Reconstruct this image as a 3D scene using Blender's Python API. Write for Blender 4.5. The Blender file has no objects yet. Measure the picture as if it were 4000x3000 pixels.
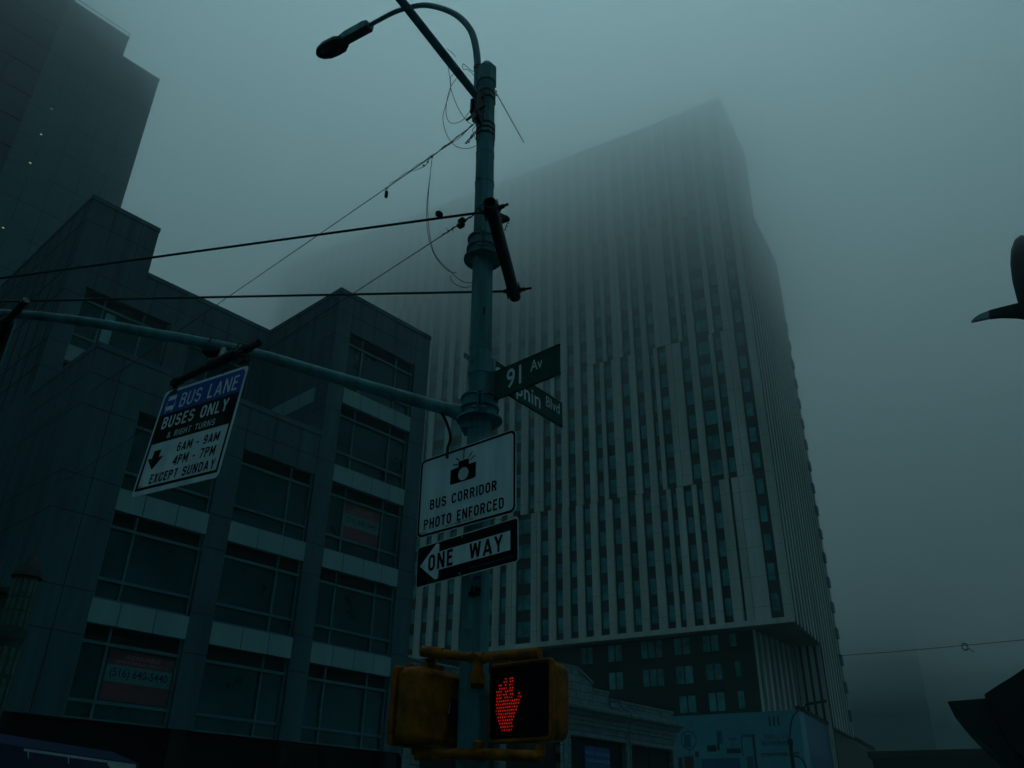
import bpy, math, random
from mathutils import Vector, Matrix
random.seed(7)
sc = bpy.context.scene
R = math.radians
COL = sc.collection

# ------------------------------------------------------------------ camera
F, PITCH, ROLL = 3312.5, R(28.473), R(0.999)
CAM = Vector((0, 0, 1.6))
_r = Vector((1, 0, 0)); _u = Vector((0, -math.sin(PITCH), math.cos(PITCH))); _f = Vector((0, math.cos(PITCH), math.sin(PITCH)))
AX = math.cos(ROLL) * _r + math.sin(ROLL) * _u
AY = -math.sin(ROLL) * _r + math.cos(ROLL) * _u
cd = bpy.data.cameras.new('camera'); cam = bpy.data.objects.new('camera', cd); COL.objects.link(cam)
cd.sensor_width = 36; cd.sensor_fit = 'HORIZONTAL'; cd.lens = F / 4000 * 36
cd.clip_start = 0.05; cd.clip_end = 3000
cam.matrix_world = Matrix(((AX.x, AY.x, -_f.x, CAM.x), (AX.y, AY.y, -_f.y, CAM.y), (AX.z, AY.z, -_f.z, CAM.z), (0, 0, 0, 1)))
sc.camera = cam

# ------------------------------------------------------------------ sky, sun, exposure
SUN_EL, SUN_ROT = R(78), R(20)
w = bpy.data.worlds.new('World'); sc.world = w; w.use_nodes = True
nt = w.node_tree; N = nt.nodes; L = nt.links; N.clear()
sky = N.new('ShaderNodeTexSky'); sky.sky_type = 'NISHITA'; sky.sun_disc = False
sky.sun_elevation = SUN_EL; sky.sun_rotation = SUN_ROT; sky.dust_density = 4.0
tc = N.new('ShaderNodeTexCoord'); sx = N.new('ShaderNodeSeparateXYZ'); L.new(tc.outputs['Generated'], sx.inputs[0])
ramp = N.new('ShaderNodeValToRGB'); L.new(sx.outputs['Z'], ramp.inputs[0])
cr = ramp.color_ramp
cr.elements[0].position = 0.0; cr.elements[0].color = (0.026, 0.10, 0.11, 1)
cr.elements[1].position = 1.0; cr.elements[1].color = (0.56, 1.0, 1.12, 1)
for p_, c_ in ((0.12, (0.056, 0.175, 0.19, 1)), (0.35, (0.22, 0.47, 0.49, 1)), (0.65, (0.43, 0.86, 0.935, 1))):
    e = cr.elements.new(p_); e.color = c_
mul = N.new('ShaderNodeVectorMath'); mul.operation = 'SCALE'; L.new(ramp.outputs[0], mul.inputs[0]); mul.inputs['Scale'].default_value = 8.2
mix = N.new('ShaderNodeMixRGB'); mix.inputs[0].default_value = 0.92; L.new(sky.outputs[0], mix.inputs[1]); L.new(mul.outputs[0], mix.inputs[2])
mr = N.new('ShaderNodeMapRange'); mr.interpolation_type = 'SMOOTHSTEP'; L.new(sx.outputs['Y'], mr.inputs[0])      # added falloff: sky dims behind the camera to darken surfaces facing it
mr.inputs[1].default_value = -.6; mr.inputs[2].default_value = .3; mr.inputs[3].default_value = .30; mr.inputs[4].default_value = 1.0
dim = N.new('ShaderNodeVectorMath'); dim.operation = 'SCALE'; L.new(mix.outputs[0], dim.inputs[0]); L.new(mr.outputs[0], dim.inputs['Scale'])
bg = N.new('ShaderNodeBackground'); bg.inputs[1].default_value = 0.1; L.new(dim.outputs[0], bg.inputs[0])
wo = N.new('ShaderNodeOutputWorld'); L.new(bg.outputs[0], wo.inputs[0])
sl = bpy.data.lights.new('sun', 'SUN'); sl.energy = 0.5; sl.angle = R(30); sl.color = (0.80, 0.97, 1.0)
so = bpy.data.objects.new('sun', sl); COL.objects.link(so)
sun_dir = Vector((math.sin(SUN_ROT) * math.cos(SUN_EL), math.cos(SUN_ROT) * math.cos(SUN_EL), math.sin(SUN_EL)))
so.rotation_euler = (-sun_dir).to_track_quat('-Z', 'Y').to_euler()
vs = sc.view_settings; vs.view_transform = 'Standard'; vs.look = 'None'; vs.exposure = 0.5; vs.gamma = 1.0
sc.cycles.max_bounces = 8; sc.cycles.volume_bounces = 4; sc.cycles.diffuse_bounces = 2; sc.cycles.use_denoising = True
sc.cycles.sample_clamp_indirect = 4

# ------------------------------------------------------------------ geometry helpers
def ray(x, y): return _f + (x - 2000) / F * AX - (y - 1500) / F * AY
def at(x, y, D):                       # the point seen there at ground distance D
    r = ray(x, y); return CAM + r * (D / math.hypot(r.x, r.y))
def hz(x, y, z):                       # ... at height z
    r = ray(x, y); return CAM + r * ((z - CAM.z) / r.z)
def onpl(x, y, n, d):
    r = ray(x, y); return CAM + r * (d / r.dot(n))
def onpt(x, y, n, p0):
    r = ray(x, y); return CAM + r * ((p0 - CAM).dot(n) / r.dot(n))
def hdir(h):
    a = R(h); return Vector((math.sin(a), math.cos(a), 0))
Z = Vector((0, 0, 1))

class Fr:
    def __init__(s, o, X, Y, Zv): s.o, s.X, s.Y, s.Z = Vector(o), X, Y, Zv
    def p(s, x, y, z=0.0): return s.o + s.X * x + s.Y * y + s.Z * z
def signframe(c, h, pt=0, rl=0):
    X = hdir(h); Y = Z.copy(); W = X.cross(Y)
    a, b = math.cos(R(pt)), math.sin(R(pt)); Y, W = a * Y + b * W, -b * Y + a * W
    a, b = math.cos(R(rl)), math.sin(R(rl)); X, Y = a * X + b * Y, -b * X + a * Y
    return Fr(c, X, Y, W)

class MB:
    def __init__(s): s.v = []; s.f = []; s.m = []; s.sm = []
    def add(s, vs, fs, mi=0, smooth=False):
        b = len(s.v); s.v += [Vector(v) for v in vs]
        for f in fs: s.f.append([b + i for i in f]); s.m.append(mi); s.sm.append(smooth)
    def quad(s, a, b, c, d, mi=0): s.add([a, b, c, d], [(0, 1, 2, 3)], mi)
    def box(s, fr, x0, x1, y0, y1, z0, z1, mi=0):
        P = [fr.p(x, y, z) for z in (z0, z1) for y in (y0, y1) for x in (x0, x1)]
        s.add(P, [(0, 2, 3, 1), (4, 5, 7, 6), (0, 1, 5, 4), (2, 6, 7, 3), (0, 4, 6, 2), (1, 3, 7, 5)], mi)
    def rbox(s, fr, x0, x1, y0, y1, z0, z1, r, mi=0, n=4):   # box rounded in the x-y outline and softened front/back
        pts = rrect(x1 - x0, y1 - y0, r, n); cx, cy = (x0 + x1) / 2, (y0 + y1) / 2
        e = min(r * .6, (z1 - z0) * .3); k = len(pts); rings = []
        for zz, ins in ((z0, e), (z0 + e * .35, e * .3), (z0 + e, 0), (z1 - e, 0), (z1 - e * .35, e * .3), (z1, e)):
            sx_, sy_ = 1 - 2 * ins / (x1 - x0), 1 - 2 * ins / (y1 - y0)
            rings.append([fr.p(cx + a * sx_, cy + b * sy_, zz) for a, b in pts])
        V = [p for q in rings for p in q]; Fc = []
        for i in range(len(rings) - 1):
            for j in range(k): Fc.append((i * k + j, i * k + (j + 1) % k, (i + 1) * k + (j + 1) % k, (i + 1) * k + j))
        s.add(V, Fc, mi, True); s.add(rings[0], [tuple(reversed(range(k)))], mi); s.add(rings[-1], [tuple(range(k))], mi)
    def prism(s, fr, pts, z0, z1, mi=0, cap=True):
        k = len(pts); V = [fr.p(a, b, z0) for a, b in pts] + [fr.p(a, b, z1) for a, b in pts]
        fs = [(j, (j + 1) % k, k + (j + 1) % k, k + j) for j in range(k)]
        if cap: fs += [tuple(reversed(range(k))), tuple(range(k, 2 * k))]
        s.add(V, fs, mi)
    def ring(s, fr, outer, inner, z, mi=0):
        k = len(outer); V = [fr.p(a, b, z) for a, b in outer] + [fr.p(a, b, z) for a, b in inner]
        s.add(V, [(j, (j + 1) % k, k + (j + 1) % k, k + j) for j in range(k)], mi)
    def poly(s, fr, pts, z, mi=0): s.add([fr.p(a, b, z) for a, b in pts], [tuple(range(len(pts)))], mi)
    def tube(s, path, r, n=10, mi=0, caps=True, smooth=True):
        path = [Vector(p) for p in path]; m = len(path)
        rs = r if isinstance(r, (list, tuple)) else [r] * m
        up = None; V = []; Fc = []
        for i, p in enumerate(path):
            t = (path[min(i + 1, m - 1)] - path[max(i - 1, 0)])
            if t.length < 1e-9: t = Vector((0, 0, 1))
            t.normalize()
            if up is None: up = Vector((1, 0, 0)) if abs(t.x) < .8 else Vector((0, 1, 0))
            a = (up - t * up.dot(t)).normalized(); b = t.cross(a); up = a
            for j in range(n):
                th = 2 * math.pi * (j + .5) / n; V.append(p + (a * math.cos(th) + b * math.sin(th)) * rs[i])
        for i in range(m - 1):
            for j in range(n): Fc.append((i * n + j, i * n + (j + 1) % n, (i + 1) * n + (j + 1) % n, (i + 1) * n + j))
        s.add(V, Fc, mi, smooth)
        if caps:
            s.add(V[:n], [tuple(reversed(range(n)))], mi); s.add(V[-n:], [tuple(range(n))], mi)
    def ball(s, c, rx, ry=None, rz=None, fr=None, mi=0, n=12, m=8):
        ry = ry or rx; rz = rz or rx; fr = fr or Fr((0, 0, 0), Vector((1, 0, 0)), Vector((0, 1, 0)), Z)
        V = []; c = Vector(c)
        for i in range(m + 1):
            ph = math.pi * i / m
            for j in range(n):
                th = 2 * math.pi * j / n
                V.append(c + fr.X * rx * math.sin(ph) * math.cos(th) + fr.Y * ry * math.sin(ph) * math.sin(th) + fr.Z * rz * math.cos(ph))
        s.add(V, [(i * n + j, (i + 1) * n + j, (i + 1) * n + (j + 1) % n, i * n + (j + 1) % n) for i in range(m) for j in range(n)], mi, True)
    def text(s, txt, fr, x0, x1, y0, y1, z, mi=0, bold=0.0):      # lettering fitted in a rectangle
        V, Fc = glyphs(txt, bold)
        if not V: return
        ax, bx = min(v[0] for v in V), max(v[0] for v in V); ay, by = min(v[1] for v in V), max(v[1] for v in V)
        kx, ky = (x1 - x0) / (bx - ax), (y1 - y0) / (by - ay)
        s.add([fr.p(x0 + (a - ax) * kx, y0 + (b - ay) * ky, z) for a, b in V], Fc, mi)
    def build(s, name, mats, parent=None, smooth=None):
        off = base_of(parent)
        me = bpy.data.meshes.new(name); me.from_pydata([tuple(v - off) for v in s.v], [], s.f); me.validate(clean_customdata=False)
        for m_ in (mats if isinstance(mats, (list, tuple)) else [mats]): me.materials.append(m_)
        if len(me.polygons) == len(s.m):
            me.polygons.foreach_set('material_index', s.m); me.polygons.foreach_set('use_smooth', s.sm)
        me.update(); o = bpy.data.objects.new(name, me); COL.objects.link(o)
        if parent: o.parent = parent
        return o

_base = {}
def base_of(p):
    while p is not None:
        if p.name in _base: return _base[p.name]
        p = p.parent
    return Vector((0, 0, 0))
def tag(o, label=None, cat=None, group=None, kind=None):
    if label: o['label'] = label
    if cat: o['category'] = cat
    if group: o['group'] = group
    if kind: o['kind'] = kind
    return o
def thing(name, label, cat, loc=(0, 0, 0), group=None):
    o = bpy.data.objects.new(name, None); COL.objects.link(o); o.location = loc; o.empty_display_size = .2
    _base[o.name] = Vector(loc); return tag(o, label, cat, group)
_gc = {}
def glyphs(txt, bold=0.0):
    k = (txt, bold)
    if k not in _gc:
        cu = bpy.data.curves.new('t', 'FONT'); cu.body = txt; cu.offset = bold; cu.resolution_u = 3; cu.fill_mode = 'FRONT'
        ob = bpy.data.objects.new('t', cu); COL.objects.link(ob); bpy.context.view_layer.update()
        me = bpy.data.meshes.new_from_object(ob.evaluated_get(bpy.context.evaluated_depsgraph_get()))
        _gc[k] = ([(v.co.x, v.co.y) for v in me.vertices], [tuple(p.vertices) for p in me.polygons])
        bpy.data.objects.remove(ob); bpy.data.curves.remove(cu); bpy.data.meshes.remove(me)
    return _gc[k]
def rrect(w_, h_, r, n=5):
    out = []
    for cx, cy, a0 in ((w_ / 2 - r, h_ / 2 - r, 0), (-w_ / 2 + r, h_ / 2 - r, 90), (-w_ / 2 + r, -h_ / 2 + r, 180), (w_ / 2 - r, -h_ / 2 + r, 270)):
        for i in range(n + 1):
            a = R(a0 + 90 * i / n); out.append((cx + r * math.cos(a), cy + r * math.sin(a)))
    return out
def _arc(cx, cy, rx, ry, a0, a1, n=7): return [(cx + rx * math.cos(R(a0 + (a1 - a0) * i / n)), cy + ry * math.sin(R(a0 + (a1 - a0) * i / n))) for i in range(n + 1)]
def road_glyph(ch, t):
    W_ = {'I': t, 'M': .74, 'W': .86, '-': .34, ' ': .34, 'E': .48, 'F': .47, 'L': .46, '1': .3, 'N': .60, 'A': .66, 'Y': .62, 'X': .58, 'V': .6, '&': .66, 'T': .52, '4': .6}.get(ch, .57)
    a, b, lo, hi, mx = t / 2, W_ - t / 2, t / 2, 1 - t / 2, W_ / 2; rx = (b - a) / 2; ry = min(rx * 1.05, .26); md = .5
    D = {'I': [[(a, 0), (a, 1)]], 'L': [[(a, 1), (a, lo), (W_, lo)]], 'E': [[(W_, hi), (a, hi), (a, lo), (W_, lo)], [(a, .53), (W_ * .86, .53)]], 'F': [[(W_, hi), (a, hi), (a, 0)], [(a, .53), (W_ * .84, .53)]],
         'H': [[(a, 0), (a, 1)], [(b, 0), (b, 1)], [(a, .53), (b, .53)]], 'T': [[(0, hi), (W_, hi)], [(mx, hi), (mx, 0)]], 'N': [[(a, 0), (a, 1)], [(b, 0), (b, 1)], [(a + .01, 1 - t * .3), (b - .01, t * .3)]],
         'M': [[(a, 0), (a, 1)], [(b, 0), (b, 1)], [(a + .01, .96), (mx, .25), (b - .01, .96)]], 'W': [[(a, 1), (W_ * .27, t * .35), (mx, .95), (W_ * .73, t * .35), (b, 1)]], 'A': [[(a * .9, 0), (mx, .97), (W_ - a * .9, 0)], [(W_ * .22, .27), (W_ * .78, .27)]],
         'V': [[(a, 1), (mx, .03), (b, 1)]], 'X': [[(a, 0), (b, 1)], [(a, 1), (b, 0)]], 'Y': [[(a, 1), (mx, .45), (b, 1)], [(mx, .46), (mx, 0)]], '-': [[(0, .45), (W_, .45)]], ' ': [],
         'O': [_arc(mx, hi - ry, rx, ry, 0, 180) + _arc(mx, lo + ry, rx, ry, 180, 360) + [(b, hi - ry)]], 'U': [[(a, 1)] + _arc(mx, lo + ry, rx, ry, 180, 360) + [(b, 1)]],
         'C': [_arc(mx, hi - ry, rx, ry, 0, 180) + _arc(mx, lo + ry, rx, ry, 180, 360)], 'G': [_arc(mx, hi - ry, rx, ry, 5, 180) + _arc(mx, lo + ry, rx, ry, 180, 360) + [(b, .47), (mx, .47)]],
         'S': [_arc(mx, hi - ry, rx, ry, 10, 180) + [(a, .70)] + _arc(mx, .68, rx, .16, 200, 250, 3) + _arc(mx, .36, rx, .14, 70, 10, 3) + _arc(mx, lo + ry, rx, ry, 0, -170)],
         'D': [[(a, lo), (a, hi), (b - ry, hi)] + _arc(b - ry, hi - ry, ry, ry, 90, 0, 4) + _arc(b - ry, lo + ry, ry, ry, 0, -90, 4) + [(a, lo)]],
         'P': [[(a, 0), (a, hi), (b - .2, hi)] + _arc(b - .2, hi - .2, .2, .2, 90, -90) + [(a, hi - .4)]], 'R': [[(a, 0), (a, hi), (b - .2, hi)] + _arc(b - .2, hi - .2, .2, .2, 90, -90) + [(a, hi - .4)], [(mx, hi - .4), (b, 0)]],
         'B': [[(a, lo), (a, hi), (b - .2, hi)] + _arc(b - .2, hi - .19, .19, .19, 90, -90) + [(a, hi - .38)], [(b - .22, hi - .38)] + _arc(b - .22, lo + (hi - .38 - lo) / 2, .22, (hi - .38 - lo) / 2, 90, -90) + [(a, lo)]],
         '6': [[(b * .93, .86)] + _arc(mx, hi - ry, rx, ry, 40, 180, 5) + _arc(mx, lo + ry, rx, ry, 180, 360) + _arc(mx, .36, rx, .2, 0, 175, 7)], '9': [[(a * 1.2, .14)] + _arc(mx, lo + ry, rx, ry, 220, 360, 5) + _arc(mx, hi - ry, rx, ry, 0, 180) + _arc(mx, .64, rx, .2, 180, 355, 7)],
         '4': [[(W_ * .74, 0), (W_ * .74, .98), (a * .6, .30), (W_, .30)]], '7': [[(0, hi), (b, hi), (W_ * .36, 0)]], '1': [[(0, .82), (W_ - t / 2, .98), (W_ - t / 2, 0)]],
         '&': [[(W_, .02), (.16, .76)] + _arc(.29, .80, .14, .13, 180, 0, 6) + [(.40, .66), (.12, .40)] + _arc(.27, .26, .19, .19, 150, 330, 6) + [(.60, .46)]]}
    return W_, D.get(ch, [[(a, 0), (a, 1), (b, 1), (b, 0)]])
def road_text(m, txt, fr, x0, x1, y0, y1, z, t=.16, mi=0, gap=.19):
    x = 0; S = []
    for ch in txt:
        w_, P = road_glyph(ch, t); S += [[(x + p, q) for p, q in L_] for L_ in P]; x += w_ + gap
    tot = x - gap; kx, ky = (x1 - x0) / tot, (y1 - y0)
    S2 = []
    for P in S:                                   # sharp corners start a new stroke
        cur = [P[0]]
        for j in range(1, len(P)):
            cur.append(P[j])
            if j < len(P) - 1:
                u_ = Vector(P[j]) - Vector(P[j - 1]); v_ = Vector(P[j + 1]) - Vector(P[j])
                if u_.length > 1e-4 and v_.length > 1e-4 and u_.normalized().dot(v_.normalized()) < -.15: S2.append(cur); cur = [P[j]]
        S2.append(cur)
    for i, P in enumerate(S2):
        n = len(P); V = []; zz = z + .00012 * (i % 9); P = [Vector((x0 + p[0] * kx, y0 + p[1] * ky)) for p in P]; T_ = t * min(kx, ky) * 1.12
        for j in range(n):
            d0 = (P[j] - P[j - 1]) if j else (P[1] - P[0]); d1 = (P[j + 1] - P[j]) if j < n - 1 else d0
            if d0.length < 1e-6: d0 = d1
            if d1.length < 1e-6: d1 = d0
            d0 = d0.normalized(); d1 = d1.normalized(); n0 = Vector((-d0.y, d0.x)); n1 = Vector((-d1.y, d1.x)); mm = n0 + n1
            mm = n1 if mm.length < .2 else mm.normalized() * min(1.35, 1 / max(.3, mm.normalized().dot(n1)))
            for sg_ in (1, -1): q = P[j] + mm * (sg_ * T_ / 2); V.append(fr.p(q.x, max(y0 - .02 * ky, min(y0 + 1.02 * ky, q.y)), zz))
        m.add(V, [(2 * j, 2 * j + 1, 2 * j + 3, 2 * j + 2) for j in range(n - 1)], mi)
def smooth_path(P, k=6):
    P = [Vector(p) for p in P]; out = []
    for i in range(len(P) - 1):
        p0, p1, p2, p3 = P[max(i - 1, 0)], P[i], P[i + 1], P[min(i + 2, len(P) - 1)]
        for j in range(k):
            t = j / k
            out.append(0.5 * ((2 * p1) + (p2 - p0) * t + (2 * p0 - 5 * p1 + 4 * p2 - p3) * t * t + (3 * p1 - p0 - 3 * p2 + p3) * t ** 3))
    out.append(P[-1]); return out

# ------------------------------------------------------------------ materials
def mat(name, col, rough=.7, metal=0.0, var=.25, scale=3.0, spec=.3, bump=0.0, dirt=None, streak=False, emis=None, keep=False):
    if not keep and dirt is None and emis is None and col[0] <= col[1]:      # cool, slightly green-blue paints and stones
        col = (col[0] * (.30 + .5 * min(1, col[1] / .4)), col[1] * .93, col[2])
    m = bpy.data.materials.new(name); m.use_nodes = True; t = m.node_tree; b = t.nodes['Principled BSDF']
    b.inputs['Roughness'].default_value = rough; b.inputs['Metallic'].default_value = metal
    b.inputs['Specular IOR Level'].default_value = spec
    co = t.nodes.new('ShaderNodeTexCoord'); mp = t.nodes.new('ShaderNodeMapping'); t.links.new(co.outputs['Object'], mp.inputs[0])
    if streak: mp.inputs['Scale'].default_value = (1, 1, .12)
    nz = t.nodes.new('ShaderNodeTexNoise'); nz.inputs['Scale'].default_value = scale; nz.inputs['Detail'].default_value = 6
    nz.inputs['Roughness'].default_value = .65; t.links.new(mp.outputs[0], nz.inputs[0])
    rp = t.nodes.new('ShaderNodeValToRGB'); t.links.new(nz.outputs['Fac'], rp.inputs[0])
    d = dirt or tuple(c * (1 - var) for c in col)
    rp.color_ramp.elements[0].position = .3; rp.color_ramp.elements[0].color = (*d, 1)
    rp.color_ramp.elements[1].position = .65; rp.color_ramp.elements[1].color = (*[min(1, c * (1 + var * .4)) for c in col], 1)
    t.links.new(rp.outputs[0], b.inputs['Base Color'])
    if bump:
        bp = t.nodes.new('ShaderNodeBump'); bp.inputs['Strength'].default_value = bump; bp.inputs['Distance'].default_value = .01
        t.links.new(nz.outputs['Fac'], bp.inputs['Height']); t.links.new(bp.outputs[0], b.inputs['Normal'])
    if emis: b.inputs['Emission Color'].default_value = (*emis[0], 1); b.inputs['Emission Strength'].default_value = emis[1]
    return m
def tiled(name, col, bw, bh, axes, mortar=.012, mcol=(.01, .012, .013), rough=.5, off=.5):
    m = mat(name, col, rough, var=.35, scale=1.5, bump=.2); t = m.node_tree; b = t.nodes['Principled BSDF']
    co = [n for n in t.nodes if n.type == 'TEX_COORD'][0]
    d1 = t.nodes.new('ShaderNodeVectorMath'); d1.operation = 'DOT_PRODUCT'; t.links.new(co.outputs['Object'], d1.inputs[0]); d1.inputs[1].default_value = axes
    sp = t.nodes.new('ShaderNodeSeparateXYZ'); t.links.new(co.outputs['Object'], sp.inputs[0])
    cb = t.nodes.new('ShaderNodeCombineXYZ'); t.links.new(d1.outputs['Value'], cb.inputs[0]); t.links.new(sp.outputs['Z'], cb.inputs[1])
    bt = t.nodes.new('ShaderNodeTexBrick'); t.links.new(cb.outputs[0], bt.inputs[0]); bt.inputs['Scale'].default_value = 1
    bt.inputs['Brick Width'].default_value = bw; bt.inputs['Row Height'].default_value = bh; bt.inputs['Mortar Size'].default_value = mortar; bt.offset = off
    bt.inputs['Mortar Smooth'].default_value = .2
    src = [n for n in t.nodes if n.type == 'VALTORGB'][0]; t.links.new(src.outputs[0], bt.inputs['Color1'])
    hs = t.nodes.new('ShaderNodeHueSaturation'); hs.inputs['Value'].default_value = .82; t.links.new(src.outputs[0], hs.inputs['Color']); t.links.new(hs.outputs[0], bt.inputs['Color2'])
    bt.inputs['Mortar'].default_value = (*mcol, 1); t.links.new(bt.outputs['Color'], b.inputs['Base Color'])
    return m
M = {}
M['pole'] = mat('painted steel', (.07, .20, .215), .65, .1, .6, 7, bump=.15, streak=True)
M['steel'] = mat('dull steel', (.10, .15, .16), .5, .4, .4, 12)
M['black'] = mat('black pipe', (.008, .010, .011), .55, .0, .5, 8, spec=.3)
M['rod'] = mat('dark cable', (.010, .018, .021), .5, .2, .3, 20)
M['bolt'] = mat('galvanised bolts', (.20, .26, .27), .45, .5, .3, 30)
M['signwhite'] = mat('white sign sheeting', (.52, .64, .64), .6, 0, .26, 9, streak=True)
M['signblack'] = mat('black sign ink', (.004, .005, .006), .6, 0, .3, 20, spec=.08)
M['signblue'] = mat('blue sign sheeting', (.006, .06, .30), .5, 0, .25, 14, spec=.1)
M['signgreen'] = mat('green sign sheeting', (.003, .050, .040), .5, 0, .25, 14, spec=.1)
M['alu'] = mat('sign back aluminium', (.18, .22, .23), .5, .5, .3, 6)
M['yellow'] = mat('weathered yellow paint', (.23, .078, .001), .65, 0, .55, 9, bump=.3, dirt=(.045, .016, .001), spec=.15)
M['lens'] = mat('dark signal lens', (.002, .002, .003), .4, 0, .3, 9, spec=.06)
M['led'] = mat('red lit diodes', (.3, .0, .0), .5, emis=((1.0, .028, .012), .34))
M['ledglow'] = mat('red diode glow', (.05, .0, .0), .5, emis=((1.0, .01, .006), .03))  # faint emissive discs imitate the halo around each diode
M['panel'] = mat('grey cladding panel', (.032, .092, .108), .62, 0, .50, 1.6, bump=.05, streak=True)
M['joint'] = mat('panel joint', (.004, .006, .007), .9)
M['band'] = mat('pale spandrel', (.19, .32, .32), .6, 0, .18, 1.3, streak=True)
M['frame'] = mat('window frame', (.06, .145, .155), .5, .1, .3, 4)
M['glass'] = mat('dark window glass', (.003, .034, .040), .08, 0, .85, .42, spec=.5)  # noise and teal base imitate uneven reflections in the panes
M['shade_louver'] = mat('shade dark louvre', (.004, .006, .007), .8)  # near-black puts recess shade into the colour; reused for tiled building window bars
M['inside'] = mat('dark interior', (.003, .004, .005), .9)
M['blind'] = mat('pale blind', (.16, .36, .35), .8)
M['ctower'] = mat('blue grey facade panel', (.06, .15, .165), .45, 0, .2, .4)
M['cwing'] = mat('dark blue glass wing', (.010, .060, .085), .25, 0, .4, .3)
M['conc'] = mat('pale concrete rib', (.43, .54, .51), .75, 0, .34, .45, streak=True, keep=True)
M['tdark'] = mat('dark infill panel', (.008, .018, .020), .6, 0, .3, .6)
M['tglass'] = mat('teal window glass', (.06, .31, .31), .25, 0, .75, .55, spec=.5)
M['brickdark'] = mat('dark brick wall', (.012, .018, .020), .85, 0, .4, 4)
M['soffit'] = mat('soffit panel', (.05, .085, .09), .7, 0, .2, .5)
M['hoard'] = mat('printed hoarding', (.06, .30, .36), .55, 0, .22, .35)
M['hoardblue'] = mat('printed blue panel', (.006, .11, .22), .55, 0, .4, .3)
M['print1'] = mat('printed grey blue', (.016, .10, .15), .6, 0, .4, .8)
M['print2'] = mat('printed dark', (.008, .020, .028), .6)
M['print3'] = mat('printed maroon', (.045, .018, .020), .6, 0, .5, 1)
M['asphalt'] = mat('asphalt', (.045, .048, .05), .9, 0, .3, 2, bump=.3)
M['pave'] = mat('concrete paving', (.14, .15, .15), .9, 0, .3, 1.5)
M['red'] = mat('faded red poster', (.10, .042, .050), .7, 0, .35, 3)
M['posterwhite'] = mat('poster white', (.07, .19, .19), .7, 0, .2, 3)
M['pink'] = mat('poster pale print', (.22, .17, .17), .7)
M['awnblue'] = mat('navy awning cloth', (.004, .012, .055), .8, 0, .4, 2)
M['awnwhite'] = mat('pale awning print', (.34, .44, .42), .8, 0, .3, 9)
M['lampon'] = mat('lit ceiling lamp', (.9, .8, .6), .5, emis=((1.0, .93, .68), .35))
M['dark'] = mat('near black roof', (.006, .009, .011), .8, 0, .3, 1)  # even near-black colour for kiosk, turret cap and low building
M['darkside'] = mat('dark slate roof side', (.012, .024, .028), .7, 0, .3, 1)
M['fadewhite'] = mat('worn pale paint', (.26, .33, .33), .6, 0, .3, 9)
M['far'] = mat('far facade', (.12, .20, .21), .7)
M['feather'] = mat('dark feathers', (.006, .008, .010), .8)
M['bluesign'] = mat('blue shop sign', (.006, .05, .24), .5, 0, .2, 3)
M['signtext'] = mat('pale cyan letters', (.10, .42, .48), .5)

for k_ in ('glass', 'tglass'): M[k_].node_tree.nodes['Principled BSDF'].inputs['Specular Tint'].default_value = (.15, .75, .85, 1)

# ------------------------------------------------------------------ setting
def ground():
    m = MB(); fr = Fr((0, 0, 0), Vector((1, 0, 0)), Vector((0, 1, 0)), Z)
    m.quad(fr.p(-390, -390, 0), fr.p(390, -390, 0), fr.p(390, 390, 0), fr.p(-390, 390, 0)); tag(m.build('ground', M['asphalt']), kind='structure')
    uL, lL = hdir(42.415), hdir(42.415 - 90)
    g = Fr((0, 0, 0), uL, lL, Z)
    m = MB(); m.box(g, -80, 120, 24.5, 30.7, .004, .14); m.box(g, -20, 30, -9, 7.2, .004, .14); tag(m.build('pavement', M['pave']), kind='structure')
ground()
tag_h = dict(kind='stuff')
def vol(name, x, z0, z1, dens, col, an=0.0):
    m = MB(); m.box(Fr((0, 0, 0), Vector((1, 0, 0)), Vector((0, 1, 0)), Z), -x, x, -x, x, z0, z1)
    mt = bpy.data.materials.new(name + ' air'); mt.use_nodes = True; t = mt.node_tree; t.nodes.clear()
    v = t.nodes.new('ShaderNodeVolumePrincipled'); v.inputs['Density'].default_value = dens; v.inputs['Color'].default_value = (*col, 1); v.inputs['Anisotropy'].default_value = an
    o = t.nodes.new('ShaderNodeOutputMaterial'); t.links.new(v.outputs[0], o.inputs['Volume'])
    return tag(m.build(name, mt), kind='stuff')
vol('haze', 400, -1, 130, .00115, (.70, .95, .97), .6)
vol('low_cloud', 398, 42, 128, .014, (.95, .99, .995), .8)
vol('low_cloud', 396, 59, 126, .046, (.95, .99, .995), .8)

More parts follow.
